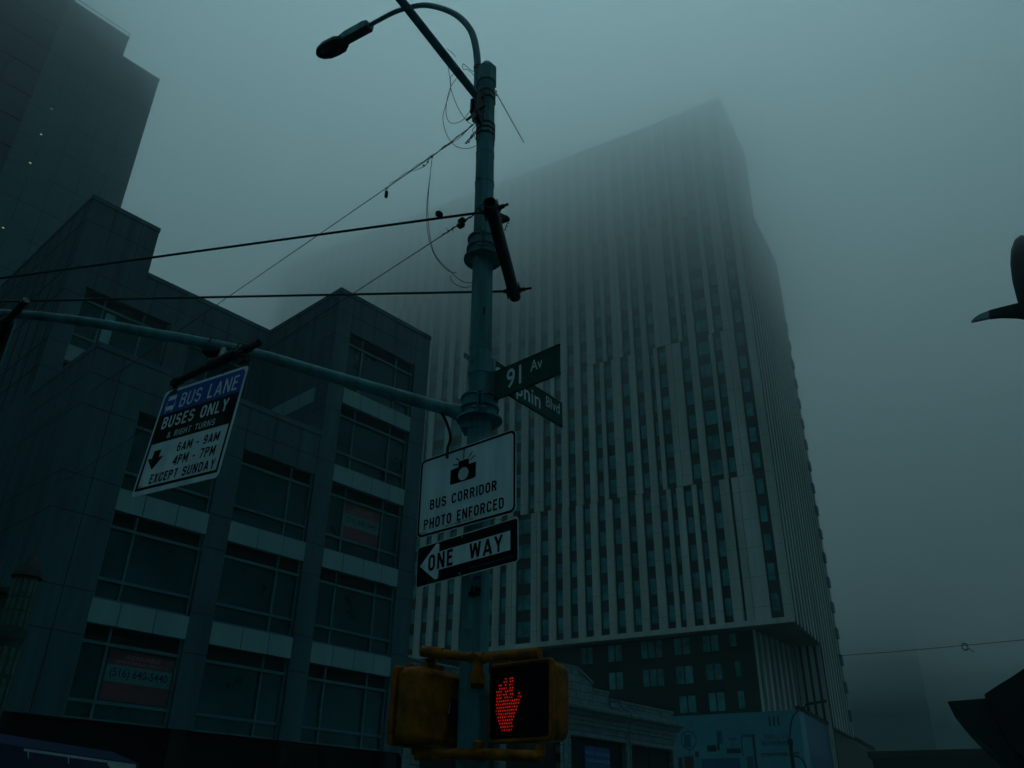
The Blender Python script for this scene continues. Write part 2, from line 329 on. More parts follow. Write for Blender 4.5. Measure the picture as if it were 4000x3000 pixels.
# ------------------------------------------------------------------ office building (left)
YL = 42.415; uL = hdir(YL); lL = hdir(YL - 90)
D1, DB, SE, SA, SR = 30.8, 37.24, 10.0, 20.61, 26.88
FRONT = Fr(lL * D1, uL, Z, -lL)          # x = s along the street, y = height, z = towards the street
BACK = Fr(lL * DB, uL, Z, -lL)
SIDE_A = Fr(uL * SA, -lL, Z, -uL)        # x = -l
office = thing('office_building', 'dark grey panelled office block with pale spandrels and stepped upper floors', 'building', FRONT.p(18, 0, -4))
def wall_with_openings(m, fr, x0, x1, y0, y1, ops, depth=.32, mi=0):
    xs = sorted({x0, x1, *[o[0] for o in ops], *[o[1] for o in ops]}); ys = sorted({y0, y1, *[o[2] for o in ops], *[o[3] for o in ops]})
    xs = [x for x in xs if x0 - 1e-6 <= x <= x1 + 1e-6]; ys = [y for y in ys if y0 - 1e-6 <= y <= y1 + 1e-6]
    for a, b in zip(xs, xs[1:]):
        for c, d in zip(ys, ys[1:]):
            cx, cy = (a + b) / 2, (c + d) / 2
            if any(o[0] < cx < o[1] and o[2] < cy < o[3] for o in ops): continue
            m.quad(fr.p(a, c), fr.p(b, c), fr.p(b, d), fr.p(a, d), mi)
    for a, b, c, d in ops:
        for p, q in (((a, c), (b, c)), ((b, c), (b, d)), ((b, d), (a, d)), ((a, d), (a, c))):
            m.quad(fr.p(*p, 0), fr.p(*q, 0), fr.p(*q, -depth), fr.p(*p, -depth), mi)
def office_window(fr, x0, x1, top, bot, mulls, blind=False):
    hd, tr = top - .60, top - 2.5
    m = MB(); b = .045
    bars_h = [hd] + ([tr] if tr > bot + .3 else [])
    for y in bars_h: m.box(fr, x0 + .003, x1 - .003, y - .055, y + .055, -.27, -.13)
    for x in mulls: m.box(fr, x - b, x + b, bot + .003, top - .003, -.268, -.15)
    for x in (x0 + .05, x1 - .05): m.box(fr, x - b, x + b, bot + .003, top - .003, -.262, -.16)
    m.box(fr, x0 + .1, x1 - .1, bot + .003, bot + .08, -.26, -.165)
    wdw = m.build('window', M['frame'], office)
    g = MB(); g.quad(fr.p(x0, bot, -.25), fr.p(x1, bot, -.25), fr.p(x1, hd, -.25), fr.p(x0, hd, -.25)); g.build('pane', M['glass'], wdw)
    g = MB()
    for k in range(6):
        y = hd + .06 + k * .09; g.quad(fr.p(x0, y, -.20), fr.p(x1, y, -.20), fr.p(x1, y + .07, -.245), fr.p(x0, y + .07, -.245))
    g.quad(fr.p(x0, hd, -.25), fr.p(x1, hd, -.25), fr.p(x1, top, -.25), fr.p(x0, top, -.25)); g.build('shade_louver', M['shade_louver'], wdw)  # dark slatted strip stands in for shadowed glass under the window head
    if blind:
        g = MB(); g.quad(fr.p(*blind[0:1], blind[2], -.247), fr.p(blind[1], blind[2], -.247), fr.p(blind[1], blind[3], -.247), fr.p(blind[0], blind[3], -.247)); g.build('blind', M['blind'], wdw)
def spandrel(fr, x0, x1, y0, y1, joints):
    m = MB(); m.box(fr, x0 + .004, x1 - .004, y0, y1, -.3, .02)
    for x in joints: m.box(fr, x - .012, x + .012, y0 - .001, y1 + .001, .015, .0225, 1)
    m.build('spandrel_panel', [M['band'], M['joint']], office)
cols = [((12.16, 15.86), [13.14], [13.21, 14.55]), ((16.84, 20.54), [19.42], [18.19, 19.42]), ((21.52, 25.88), [22.48, 24.74], [22.62, 23.78, 24.88])]
ops = []
for ci, ((a, b), mu, jo) in enumerate(cols):
    heads = [16.25, 12.2, 8.13] if ci < 2 else [24.3, 20.3, 16.25, 12.2, 8.13]
    for i, h in enumerate(heads):
        bot = h - 4.05 + .83 if i < len(heads) - 1 else 5.03
        ops.append((a, b, bot, h)); office_window(FRONT, a, b, h, bot, mu)
        if i: spandrel(FRONT, a, b, h, h + .83, jo)
m = MB()
op2 = [(a, b, c, d + (.83 if d < (16 if a < 21 else 24) else 0)) for a, b, c, d in ops]
low = [o for o in op2]
wall_with_openings(m, FRONT, SE, SA, 5.03, 18.4, [o for o in low if o[1] < SA])
wall_with_openings(m, FRONT, SA, SR, 5.03, 26.55, [o for o in low if o[0] > SA])
# upper block left face
aops = [(-35.6, -31.86, 21.15, 24.35), (-35.6, -31.86, 18.45, 20.35)]
for a, b, c, d in aops: office_window(SIDE_A, a, b, d, c, [-34.55, -32.8])
spandrel(SIDE_A, -35.6, -31.86, 20.35, 21.15, [-34.4, -33.1])
wall_with_openings(m, SIDE_A, -DB, -D1, 18.4, 26.55, [(-35.6, -31.86, 18.45, 24.35)])
# set-back wall
bops = [(10.86, 15.2, 21.25, 24.4), (16.3, 20.0, 21.25, 24.4), (10.86, 15.2, 18.6, 20.45), (16.3, 20.0, 18.6, 20.45)]
for i, (a, b, c, d) in enumerate(bops):
    office_window(BACK, a, b, d, c, [a + 1.1, b - 1.3] if i != 1 else [a + 1.3], blind=(12.15, 12.62, 21.5, 23.7) if i == 0 else False)
for a, b in ((10.86, 15.2), (16.3, 20.0)): spandrel(BACK, a, b, 20.45, 21.25, [a + 1.3, a + 2.6])
wall_with_openings(m, BACK, SE, SA, 18.4, 26.6, [(10.86, 15.2, 18.6, 24.4), (16.3, 20.0, 18.6, 24.4)])
m.quad(BACK.p(9.98, 26.6), BACK.p(13.45, 26.6), BACK.p(13.45, 29.4), BACK.p(9.98, 29.4))
# bodies and roofs
g = Fr((0, 0, 0), uL, lL, Z)
def quadbox(m, s0, s1, l0, l1, z0, z1, front=False, mi=0):      # body without its street front
    P = lambda s, l, z: g.p(s, l, z)
    m.quad(P(s0, l0, z0), P(s0, l1, z0), P(s0, l1, z1), P(s0, l0, z1), mi); m.quad(P(s1, l0, z0), P(s1, l1, z0), P(s1, l1, z1), P(s1, l0, z1), mi)
    m.quad(P(s0, l1, z0), P(s1, l1, z0), P(s1, l1, z1), P(s0, l1, z1), mi); m.quad(P(s0, l0, z1), P(s1, l0, z1), P(s1, l1, z1), P(s0, l1, z1), mi)
    if front: m.quad(P(s0, l0, z0), P(s1, l0, z0), P(s1, l0, z1), P(s0, l0, z1), mi)
quadbox(m, SE, SA, D1, DB, 5.03, 18.4); quadbox(m, SA + .001, SR, D1, 49, 5.03, 26.55)
quadbox(m, SE - .01, SA, DB, 49, 5.03, 26.6); quadbox(m, 9.98, 13.45, DB, 49, 26.6, 29.4)
# copings
for fr, a, b, z in ((FRONT, SE - .03, SA, 18.4), (FRONT, SA, SR + .03, 26.55), (BACK, 13.45, SA, 26.6), (BACK, 9.95, 13.48, 29.4)):
    m.box(fr, a, b, z - .22, z + .03, -.3, .035); m.box(fr, a, b, z - .245, z - .22, -.1, .005, 1)
m.box(SIDE_A, -DB, -D1 + .03, 26.33, 26.58, -.3, .033); m.box(SIDE_A, -DB, -D1, 26.305, 26.33, -.1, .005, 1)
m.box(Fr(uL * SE, -lL, Z, -uL), -DB, -D1 + .03, 18.18, 18.43, -.3, .033)
m.box(Fr(uL * 9.98, -lL, Z, -uL), -49, -DB + .03, 29.18, 29.43, -.3, .033)
# panel joints (shallow dark grooves)
def hj(fr, x0, x1, y): m.box(fr, x0, x1, y - .015, y + .015, -.02, .004, 1)
def vj(fr, x, y0, y1): m.box(fr, x - .015, x + .015, y0, y1, -.02, .0045, 1)
piers = [(SE, 12.15), (15.87, 16.83), (20.55, 21.51), (25.89, SR)]
for i, (a, b) in enumerate(piers):
    for y in (7.68, 9.15, 11.73, 13.1): hj(FRONT, a, b, y)
    if i >= 1: hj(FRONT, a, b, 15.75); hj(FRONT, a, b, 17.1)
    if i >= 2:
        for y in (19.8, 21.2, 23.85, 25.3): hj(FRONT, a, b, y) if not (i == 2 and False) else None
hj(FRONT, SE, 12.15, 15.78); hj(FRONT, SE, 15.87, 17.1); hj(FRONT, 16.83, 20.55, 17.1); hj(FRONT, 21.51, 25.89, 25.3)
vj(FRONT, 11.11, 5.03, 18.15)
for x in (13.21, 14.55, 15.86, 16.83, 18.2, 19.5, 20.57): vj(FRONT, x, 16.26, 18.15)
for x in (21.52, 22.98, 24.43, 25.87): vj(FRONT, x, 24.31, 26.3)
for y in (19.8, 21.2, 23.85, 25.3):
    for a, b in ((-DB, -35.62), (-31.84, -D1)): hj(SIDE_A, a, b, y)
hj(SIDE_A, -35.62, -31.84, 25.3)
for x in (-35.6, -34.2, -32.8): vj(SIDE_A, x, 24.36, 26.3)
for y in (19.8, 21.2, 23.85): hj(BACK, SE, 10.85, y)
hj(BACK, SE, SA, 25.3); hj(BACK, 9.98, 13.45, 27.9)
for x in (11.2, 12.6, 14.0, 15.4, 16.8, 18.2): vj(BACK, x, 24.41, 26.35)
for x in (11.2, 12.6): vj(BACK, x, 26.6, 29.15)
fe = Fr(uL * SE, -lL, Z, -uL)
for y in (7.68, 9.15, 11.73, 13.1, 15.78, 17.1): hj(fe, -DB, -D1, y)
for x in (-32.2, -33.6, -35, -36.4): vj(fe, x, 5.03, 18.15)
fd = Fr(uL * 9.97, -lL, Z, -uL)
for y in (19.8, 21.2, 23.85, 25.3, 27.9): hj(fd, -49, -DB, y)
for k in range(8): vj(fd, -DB - .7 - 1.4 * k, 18.5, 29.15)
m.build('wall', [M['panel'], M['joint']], office)
# dark shop floor below
m = MB(); m.quad(FRONT.p(SE, 0, -.6), FRONT.p(SR, 0, -.6), FRONT.p(SR, 5.03, -.6), FRONT.p(SE, 5.03, -.6))
m.quad(FRONT.p(SE, 5.03, -.6), FRONT.p(SR, 5.03, -.6), FRONT.p(SR, 5.03, 0), FRONT.p(SE, 5.03, 0))
for x in (SE + .3, 16.3, 21.0, SR - .5): m.box(FRONT, x - .3, x + .3, 0, 5.02, -.55, -.02)
m.build('shopfront', M['inside'], office)
# core behind the glass
def poster(fr, x0, x1, y0, y1, label):
    t = thing('window_poster', label, 'poster', fr.p((x0 + x1) / 2, y0, -.2), 'lettering posters on office windows')
    h = y1 - y0; wd = x1 - x0
    a = MB(); a.box(fr, x0, x1, y0, y1, -.246, -.236)
    a.build('backing', M['red'], t)
    a = MB(); a.box(fr, x0, x1, y0 + h * .36, y0 + h * .70, -.2358, -.2335); a.build('white_band', M['posterwhite'], t)
    a = MB(); a.text('(516) 640-5440', fr, x0 + wd * .06, x1 - wd * .06, y0 + h * .42, y0 + h * .64, -.232, 0, .01)
    a.text('AVAILABLE', fr, x0 + wd * .25, x0 + wd * .78, y0 + h * .845, y0 + h * .935, -.232, 1)
    a.text('OFFICE RETAIL MEDICAL', fr, x0 + wd * .1, x0 + wd * .92, y0 + h * .745, y0 + h * .80, -.232, 1)
    a.build('lettering', [M['signblack'], M['pink']], t)
poster(FRONT, 22.56, 24.66, 13.82, 15.55, 'red and white AVAILABLE poster in an upper floor window behind the one way sign')
poster(FRONT, 13.3, 15.75, 5.75, 7.42, 'red and white AVAILABLE poster in the lowest window row above the blue awning')

# awning at street level
pA, pB = hz(95, 2922, 3.72), hz(530, 2985, 3.72)
ax = (pB - pA).normalized(); aw = Fr(pA, ax, Z, ax.cross(Z)); Lw = (pB - pA).length
t = thing('shop_awning', 'navy blue shop awning with a pale printed stripe at the foot of the office block', 'awning', aw.p(1, -1.2, 0))
m = MB(); m.prism(Fr(aw.p(-1.6, 0), -aw.Z, Z, ax), [(0, .03), (0.0, -.75), (.02, -.75), (1.1, .35), (1.1, .4)], 0, Lw + 1.8); m.build('canopy', M['awnblue'], t)
m = MB(); m.box(aw, 0, Lw * .72, -.075, -.01, .002, .006)
m.prism(aw, [(Lw * .72, -.01), (Lw, -.01), (Lw + .08, -.24), (Lw * .76, -.24), (Lw * .72, -.12)], .002, .006)
for x in (Lw * .035, Lw * .36): m.prism(aw, [(x - .03, -.075), (x + .03, -.075), (x + .09, -.24), (x + .05, -.24)], .002, .005)
m.build('printed_stripe', M['awnwhite'], t)

# ------------------------------------------------------------------ pale lit tower behind the office block
LC, Q = 62.0, 1.24
g2 = Fr((0, 0, 0), uL, lL, Z)
ct = thing('glass_tower', 'tall blue grey panelled tower in fog at upper left with small rooftop setback', 'building', g2.p(10, 62, 0))
m = MB()
def qz(z): return 1.6 + (z - 1.6) * Q
S0, S1, ZT = 8.05 * Q, 15.2 * Q, qz(51.2)
m.box(g2, S0, S1, LC, 94, 0, ZT); m.box(g2, S0 - .5, 8.4 * Q, LC + .06, 85, ZT, qz(70)); m.box(g2, 8.3 * Q, 12.38 * Q, LC + .05, 86, ZT, qz(53.2))
fc = Fr(lL * LC, uL, Z, -lL)
for k in range(19):
    y = qz(4.75 + k * 2.4); m.box(fc, S0, S1, y - .02, y + .02, -.02, .006, 1)
for x in (9.45, 10.85, 12.3, 13.7): m.box(fc, x * Q - .016, x * Q + .016, 0, qz(50.9), -.02, .007, 1)
m.box(fc, S0 - .03, S1 + .03, ZT - .12, ZT + .1, -.3, .05); m.box(fc, 8.28 * Q, 12.42 * Q, qz(53.1), qz(53.3), -.4, 0.0)
m.build('wall', [M['ctower'], M['joint']], ct)
m = MB(); m.box(g2, -16, S0 - .01, LC - .3, 92, 0, 70)
fw = Fr(lL * (LC - .3), uL, Z, -lL)
for k in range(25): m.box(fw, -16, S0 - .01, 2.2 + k * 2.7, 2.26 + k * 2.7, -.02, .05, 1)
for k in range(16): m.box(fw, 7.6 - k * 1.6, 7.65 - k * 1.6, 0, 70, -.02, .045, 1)
m.build('dark_wing', [M['cwing'], M['joint']], ct)
m = MB()
for a in (8.3, 12.35): m.tube([fc.p(a * Q, qz(53.3), -.1), fc.p(a * Q, qz(53.75), -.1)], .03, 6)
m.tube([fc.p(8.3 * Q, qz(53.7), -.1), fc.p(12.35 * Q, qz(53.7), -.1)], .03, 6); m.build('railing', M['steel'], ct)
for i, (x, y) in enumerate([(9.37, 43.62), (9.33, 41.31), (9.33, 38.87), (9.21, 33.63)]):
    x *= Q; y = qz(y)
    m = MB(); m.quad(fc.p(x - .25, y - 1.3, .012), fc.p(x + 1.3, y - 1.3, .012), fc.p(x + 1.3, y + .85, .012), fc.p(x - .25, y + .85, .012)); wd = m.build('window', M['ctower'], ct)
    m = MB(); m.box(fc, x - .08, x + .08, y - .03, y + .03, .013, .03); m.build('lamp', M['lampon'], wd)

# ------------------------------------------------------------------ the big ribbed tower
YT = 30.195; uT = hdir(YT); lT = hdir(YT - 90); K = 1.2
TF = Fr(CAM + uT * (70 * K), -lT, Z, -uT)             # x = s (right positive), y = height above the eye / K applied below
def tz(z): return (z - 1.6) * K
tower = thing('ribbed_tower', 'huge concrete ribbed apartment tower whose top fades into low cloud', 'building', TF.p(-30 * K, -1.6, -20))
XR, XL = -14.5, -79.5
T = [17.85, 30.35, 45.4, 60.4, 75.1]
fill = lambda lo, hi, seed: sorted(_fill(lo, hi, seed))
def _fill(lo, hi, seed):
    rr = random.Random(seed); x = lo; out = []
    while x < hi - .5:
        wd = rr.choice([.7, .7, .7, .7, .35, 1.0]); out.append((x, x + wd)); x += 1.53 if rr.random() < .86 else 2.3
    return out
t1 = [(-51.6, -50.9), (-50.1, -49.4), (-48.6, -47.9), (-47.0, -46.3), (-45.5, -44.8), (-44.0, -43.3), (-42.5, -41.8), (-41.0, -39.95), (-38.3, -37.3), (-36.4, -35.7), (-34.9, -34.2), (-33.4, -32.7), (-31.9, -31.2), (-30.35, -29.65), (-28.8, -28.1), (-27.3, -26.6), (-25.75, -25.0), (-24.25, -23.85), (-23.3, -22.65), (-21.85, -21.4), (-20.8, -20.1), (-19.3, -18.45), (-18.2, -16.25)]
t2 = [(-42.4, -41.7), (-41.0, -40.4), (-39.5, -38.7), (-37.95, -36.95), (-36.05, -35.65), (-34.85, -34.15), (-33.3, -32.6), (-31.8, -31.1), (-30.35, -29.95), (-29.05, -28.1), (-27.2, -26.5), (-25.7, -25.0), (-24.5, -24.1), (-23.2, -21.7), (-20.8, -20.1), (-18.8, -18.4), (-17.6, -16.3)]
t3 = [(-42.4, -41.7), (-40.9, -40.0), (-39.1, -38.75), (-37.85, -37.2), (-36.35, -35.7), (-34.8, -34.1), (-33.25, -32.6), (-31.75, -30.8), (-29.95, -29.55), (-28.8, -27.75), (-26.9, -26.5), (-25.65, -25.05), (-24.2, -22.6), (-21.8, -21.4), (-20.8, -20.1), (-18.7, -18.2), (-17.3, -16.25)]
t4 = [(-42.4, -41.7), (-40.9, -40.1), (-39.4, -38.7), (-37.85, -37.2), (-36.3, -35.8), (-34.8, -34.1), (-33.3, -32.6), (-31.8, -31.1), (-30.4, -30.0), (-28.9, -28.0), (-27.15, -26.75), (-25.5, -25.0), (-24.4, -24.05), (-23.1, -22.5), (-21.65, -21.35), (-20.85, -19.5), (-18.6, -18.1), (-17.3, -16.3)]
tiers = []
for i, tt in enumerate((t1, t2, t3, t4)):
    lo = min(a for a, b in tt); tiers.append(_fill(XL + .4, lo - .8, 11 + i) + tt + [(-15.2, XR)])
m = MB()
DEP = .22 * K
# dark backing wall and main volumes (front plane at z=-DEP)
UB, UR = (79.6 - 70) * K, (88.7 - 70) * K
def tbox(m, x0, x1, y0, y1, z0, z1, mi=0): m.box(TF, x0 * K, x1 * K, tz(y0), tz(y1), z0, z1, mi)
tbox(m, XL, XR - .3, 17.85, 75.0, -UB + .2, -DEP)
tbox(m, XL, XR - .75, 10.0, 65.0, -UR, -UB - .01)
tbox(m, XL, -18.1, 0.3, 17.3, -UB, -1.1)
m.build('infill_wall', M['tdark'], tower)
for i, tt in enumerate(tiers):
    m = MB()
    for a, b in tt:
        tbox(m, a, b, T[i] + (.02 if i else 0), T[i + 1] - .03, -DEP, 0)
        # slab joints
        for k in range(6):
            z = T[i] + 2.5 * k + 1.0
            if z < T[i + 1] - .1 and z > T[i]: m.box(TF, a * K, b * K, tz(z) - .012, tz(z) + .012, -.01, .003, 1)
        if b - a > .95:
            m.box(TF, (a + .62) * K - .02, (a + .62) * K + .02, tz(T[i]) + .1, tz(T[i + 1]) - .1, -.01, .0035, 1)
    m.build('concrete_ribs', [M['conc'], M['joint']], tower)
m = MB(); tbox(m, XL, XR, 17.42, 17.85, -.35, .05); m.build('ledge', M['conc'], tower)
m = MB(); tbox(m, XL, XR, 74.9, 75.15, -.5, .03); m.build('roof_edge', M['conc'], tower)
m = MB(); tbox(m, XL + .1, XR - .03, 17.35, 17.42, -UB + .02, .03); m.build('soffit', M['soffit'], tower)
# side face ribs
TS = Fr(TF.p(XR * K, 0, 0), uT, Z, -lT)
m = MB()
m.box(TS, .15, UB, tz(17.85), tz(75.0), -1.2, -.075, 1); m.box(TS, UB, UR, tz(10.6), tz(64.9), -1.2, -.077, 1)
n_side = 15
for k in range(n_side + 1):
    u = k * 1.24 * K
    if u > UR: break
    top = 75.0 if u < UB - .3 else 64.9; botz = 17.5 if u < UB - .3 else 10.7
    m.prism(Fr(TS.p(u, 0, 0), uT, -lT, Z), [(0, 0), (.55, 0), (.62, -.03), (.62, -.085), (0, -.085)], tz(botz), tz(top))
m.build('side_ribs', [M['conc'], M['tdark']], tower)
for k in range(18):
    z = 12.0 + 2.5 * k
    m = MB(); m.box(TS, UR - 1.3, UR - .3, tz(z), tz(z + .95), .001, .27); m.build('balcony', M['far'], tower)
# recessed base with ribbed wall under the overhang
m = MB()
pa, pb = (-18.05 * K, -1.1), (-16.9 * K, -UB + .2)
d_ = Vector((pb[0] - pa[0], pb[1] - pa[1])); dl = d_.length
bd = (TF.X * d_.x + TF.Z * d_.y).normalized(); BW = Fr(TF.p(pa[0], 0, pa[1]), bd, Z, bd.cross(Z))
m.box(BW, 0, dl, tz(6), tz(17.34), -.6, -.35, 1)
for k in range(int(dl / 1.45) + 1):
    x = k * 1.45; m.prism(Fr(BW.p(x, 0, 0), BW.X, -BW.Z, Z), [(0, 0), (0, .33), (.75, .33), (.72, .05)], tz(6), tz(17.34))
m.box(TF, -16.9 * K, XR * K, tz(6), tz(17.34), -UB - .2, -UB + .1, 1)
for k in range(4): m.box(TF, (-16.8 + k * .62) * K, (-16.45 + k * .62) * K, tz(6), tz(17.34), -UB + .1, -UB + .25)
m.build('base_ribs', [M['conc'], M['tdark']], tower)
m = MB(); tbox(m, XL, -18.2, 0.3, 17.34, -1.09, -1.0); m.build('base_wall', M['brickdark'], tower)
# windows: the nearest hundred as parts, the rest as one
def gap_list(tt):
    tt = sorted(tt); return [(a[1], b[0]) for a, b in zip(tt, tt[1:]) if b[0] - a[1] > .42]
allw = []
for i, tt in enumerate(tiers):
    for a, b in gap_list(tt):
        for k in range(6):
            z0 = T[i] + 2.5 * k + (.55 if i else .6); z1 = z0 + 1.42
            if i == 0 and k == 5: continue
            if z1 > T[i + 1]: continue
            allw.append((a + .13, b - .06, z0, z1))
def wmesh(m, a, b, z0, z1, zf):
    x0, x1 = a * K, b * K; y0, y1 = tz(z0), tz(z1)
    m.quad(TF.p(x0, y0, zf), TF.p(x1, y0, zf), TF.p(x1, y1, zf), TF.p(x0, y1, zf), 0)
    for xx in ([x0, x1 - .04] + ([x0 + (x1 - x0) * .38] if x1 - x0 > 1.1 else [])): m.box(TF, xx, xx + .04, y0, y1, zf, zf + .03, 1)
    m.box(TF, x0, x1, y0 - .05, y0, zf, zf + .05, 1)
lw = [(-27.9, -25.9, 15.75, 17.15), (-24.9, -23.4, 15.8, 17.15), (-22.4, -20.95, 15.85, 17.15), (-20.1, -19.45, 16.1, 17.15),
      (-27.85, -25.9, 13.45, 14.8), (-24.9, -23.35, 13.45, 14.85), (-22.35, -20.9, 13.6, 14.85), (-19.9, -19.3, 13.7, 14.9),
      (-31.0, -29.6, 15.7, 17.1), (-33.6, -32.4, 15.7, 17.1), (-31.0, -29.6, 13.4, 14.8), (-24.8, -23.3, 11.2, 12.5), (-22.3, -20.9, 11.2, 12.6), (-19.9, -19.3, 11.3, 12.6)]
vis = sorted([q for q in allw if q[0] > -52], key=lambda q: (q[2] - 15) + abs(q[0] + 20) * 1.2)[:100 - len(lw)]
vset = set(vis)
for q in vis:
    m = MB(); wmesh(m, *q, -DEP + .012); m.build('window', [M['tglass'], M['joint']], tower)
for a, b, c, d in lw:
    m = MB(); x0, x1, y0, y1 = a * K, b * K, tz(c), tz(d); n_ = 3 if b - a > 1.7 else (2 if b - a > 1 else 1); ww = (x1 - x0) / n_
    for k in range(n_): m.quad(TF.p(x0 + k * ww + .08, y0, -.985), TF.p(x0 + (k + 1) * ww - .08, y0, -.985), TF.p(x0 + (k + 1) * ww - .08, y1, -.985), TF.p(x0 + k * ww + .08, y1, -.985))
    m.box(TF, x0, x1, y0 - .1, y0, -1.0, -.92, 1); m.build('window', [M['tglass'], M['joint']], tower)
m = MB()
for q in allw:
    if q not in vset: wmesh(m, *q, -DEP + .012)
tag(m.build('far_windows', [M['tglass'], M['joint']], tower), kind='stuff')

# printed hoarding round the podium of the tower
HX = -17.9; HB = Fr(CAM + uT * 83.0, -lT, Z, -uT); hT = 12.6 - 1.6
hd = thing('printed_hoarding', 'pale blue printed hoarding with room picture and lettering at the foot of the ribbed tower', 'hoarding', HB.p(-30, -1.6, -1))
m = MB(); m.box(HB, -60, HX, -1.6, hT, -2.0, 0, 0)
HS = Fr(HB.p(HX, 0, 0), uT, Z, -lT)
m.box(HS, .01, 13, -1.6, hT - .01, -2.0, -.01, 1); m.box(HS, 13.01, 40, -1.6, hT - .02, -2.0, -.02, 2)
m.build('panel', [M['hoard'], M['hoardblue'], M['tdark']], hd)
m = MB(); m.box(HS, -.05, 40, hT, hT + .35, -.3, .12); m.build('top_rail', M['inside'], hd)
def hb(x, y): q = onpl(x, y, uT, 83.0); return (q.dot(-lT), q.z - 1.6)
m = MB()
def hrect(x0, y0, x1, y1, mi, z=.012):
    a = hb(x0, y0); b = hb(x1, y1); m.box(HB, min(a[0], b[0]), max(a[0], b[0]), min(a[1], b[1]), max(a[1], b[1]), .002, z, mi)
hrect(2762, 2912, 2800, 2935, 1); hrect(2798, 2856, 2824, 2905, 0); hrect(2800, 2895, 2812, 2930, 1); hrect(2845, 2884, 2878, 2888, 0); hrect(2860, 2888, 2866, 2920, 0)
hrect(2838, 2925, 2896, 2942, 1); hrect(2896, 2870, 2950, 2878, 0); hrect(2897, 2878, 2901, 2952, 1); hrect(2946, 2868, 2952, 3010, 1); hrect(2915, 2955, 2948, 3010, 0, .010)
hrect(2672, 2955, 2712, 3010, 2); hrect(2650, 2958, 2668, 3010, 2, .013); hrect(2715, 2936, 2730, 2958, 2); hrect(2740, 2965, 2895, 3010, 3, .009)
c0 = hb(2690, 2892); k_ = [(c0[0] + .78 * math.cos(R(a)) * (1 if math.sin(R(a)) > 0 else .78 + .22 * math.cos(R(a)) ** 2), c0[1] + .85 * math.sin(R(a))) for a in range(0, 360, 15)]
m.poly(HB, k_, .006, 1); m.poly(HB, [(c0[0] + (a - c0[0]) * .90, c0[1] + (b - c0[1]) * .90) for a, b in k_], .009, 4); m.box(HB, c0[0] - .45, c0[0] + .2, c0[1] - .6, c0[1] + .5, .0095, .012, 3)
m.tube([HB.p(c0[0], c0[1] - .85, .02), HB.p(c0[0], c0[1] - 1.4, .02)], .03, 6, 1)
m.build('printed_picture', [M['print1'], M['print2'], M['print3'], M['hoardblue'], M['hoard']], hd)
m = MB()
def htext(t_, x0, y0, x1, y1, bold=0.0, mi=0):
    a = hb(x0, y0); b = hb(x1, y1); m.text(t_, HB, a[0], b[0], min(a[1], b[1]) if b[1] < a[1] else a[1], max(a[1], b[1]), .016, mi, bold)
a = hb(2984, 2885); b = hb(3078, 2877); hh = .55
m.text('Studio, 1, 2 &', HB, a[0], b[0], a[1] - .1, a[1] + .42, .016)
a = hb(2977, 2908); b = hb(3100, 2900); m.text('Bedroom Residences', HB, a[0], b[0], a[1] - .1, a[1] + .36, .016)
a = hb(2974, 2957); b = hb(3122, 2948); m.text('crossingatja.com', HB, a[0], b[0], a[1] - .1, a[1] + .42, .016, 0, .02)
a = hb(3020, 2800); m.box(HB, a[0] - .45, a[0] - .3, a[1] - .8, a[1], .002, .014); m.box(HB, a[0] - .05, a[0] + .1, a[1] - .8, a[1], .002, .014); m.box(HB, a[0] + .35, a[0] + .5, a[1] - .8, a[1], .002, .014)
m.build('lettering', [M['print2']], hd)

# twin lamp in front of the hoarding
fl = thing('street_lamp', 'slim double arm street lamp standing before the printed hoarding', 'street lamp', at(3095, 3290, 60))
q0 = at(3085, 2890, 60)
m = MB(); m.tube([Vector((q0.x, q0.y, 0)), q0], .11, 8); m.tube([q0 - Vector((0, 0, .35)), q0 + Vector((0, 0, .05))], .16, 8); m.build('pole', M['darkside'], fl)
m = MB(); m.tube(smooth_path([q0, at(3087, 2850, 60), at(3094, 2810, 60), at(3107, 2785, 60), at(3124, 2772, 60), at(3150, 2758, 60)]), .045, 6)
m.tube(smooth_path([at(3092, 2952, 60), at(3118, 2955, 60), at(3135, 2970, 60), at(3150, 3000, 60)]), .05, 6); m.build('arm', M['darkside'], fl)
m = MB(); fx = (at(3220, 2739, 60) - at(3145, 2752, 60)).normalized(); m.rbox(Fr(at(3145, 2752, 60), fx, fx.cross(Z).cross(fx).normalized(), fx.cross(Z)), 0, 1.35, -.07, .07, -.15, .15, .05); m.build('lamp_head', M['darkside'], fl)

# ------------------------------------------------------------------ low tiled building beside the office block
tb = thing('tiled_building', 'low old shop building faced in pale terracotta tiles with a stepped parapet', 'building', FRONT.p(38, 0, -4))
M['tile'] = tiled('terracotta tiles', (.15, .215, .215), .75, .42, tuple(uL), .02)
M['mould'] = mat('terracotta moulding', (.16, .225, .225), .6, 0, .5, 2.0, bump=.3)
m = MB(); s0, s1 = 26.94, 49.4; mid = 38.17
def mir(L_): return L_ + [(2 * mid - x, y) for x, y in reversed(L_)]
prof = [(s0, 8.3), (s0, 9.05), (33.75, 9.05), (33.75, 9.42), (35.3, 9.42), (35.3, 9.75), (36.7, 10.42)]
m.prism(FRONT, [(s0, 7.9)] + prof[1:] + [(39.64, 10.42), (41.04, 9.75), (41.04, 9.42), (42.59, 9.42), (42.59, 9.05), (s1, 9.05), (s1, 7.9)], -.4, -.02)
bays = [(28.0, 33.2), (33.75, 38.0), (38.95, 44.07), (44.62, 49.0)]
wall_with_openings(m, FRONT, s0, s1, 0, 7.9, [(a, b, .6, 6.85) for a, b in bays], .35)
quadbox(m, s0, s1, D1 + .4, 44, 0, 8.2); m.build('wall', M['tile'], tb)
m = MB()
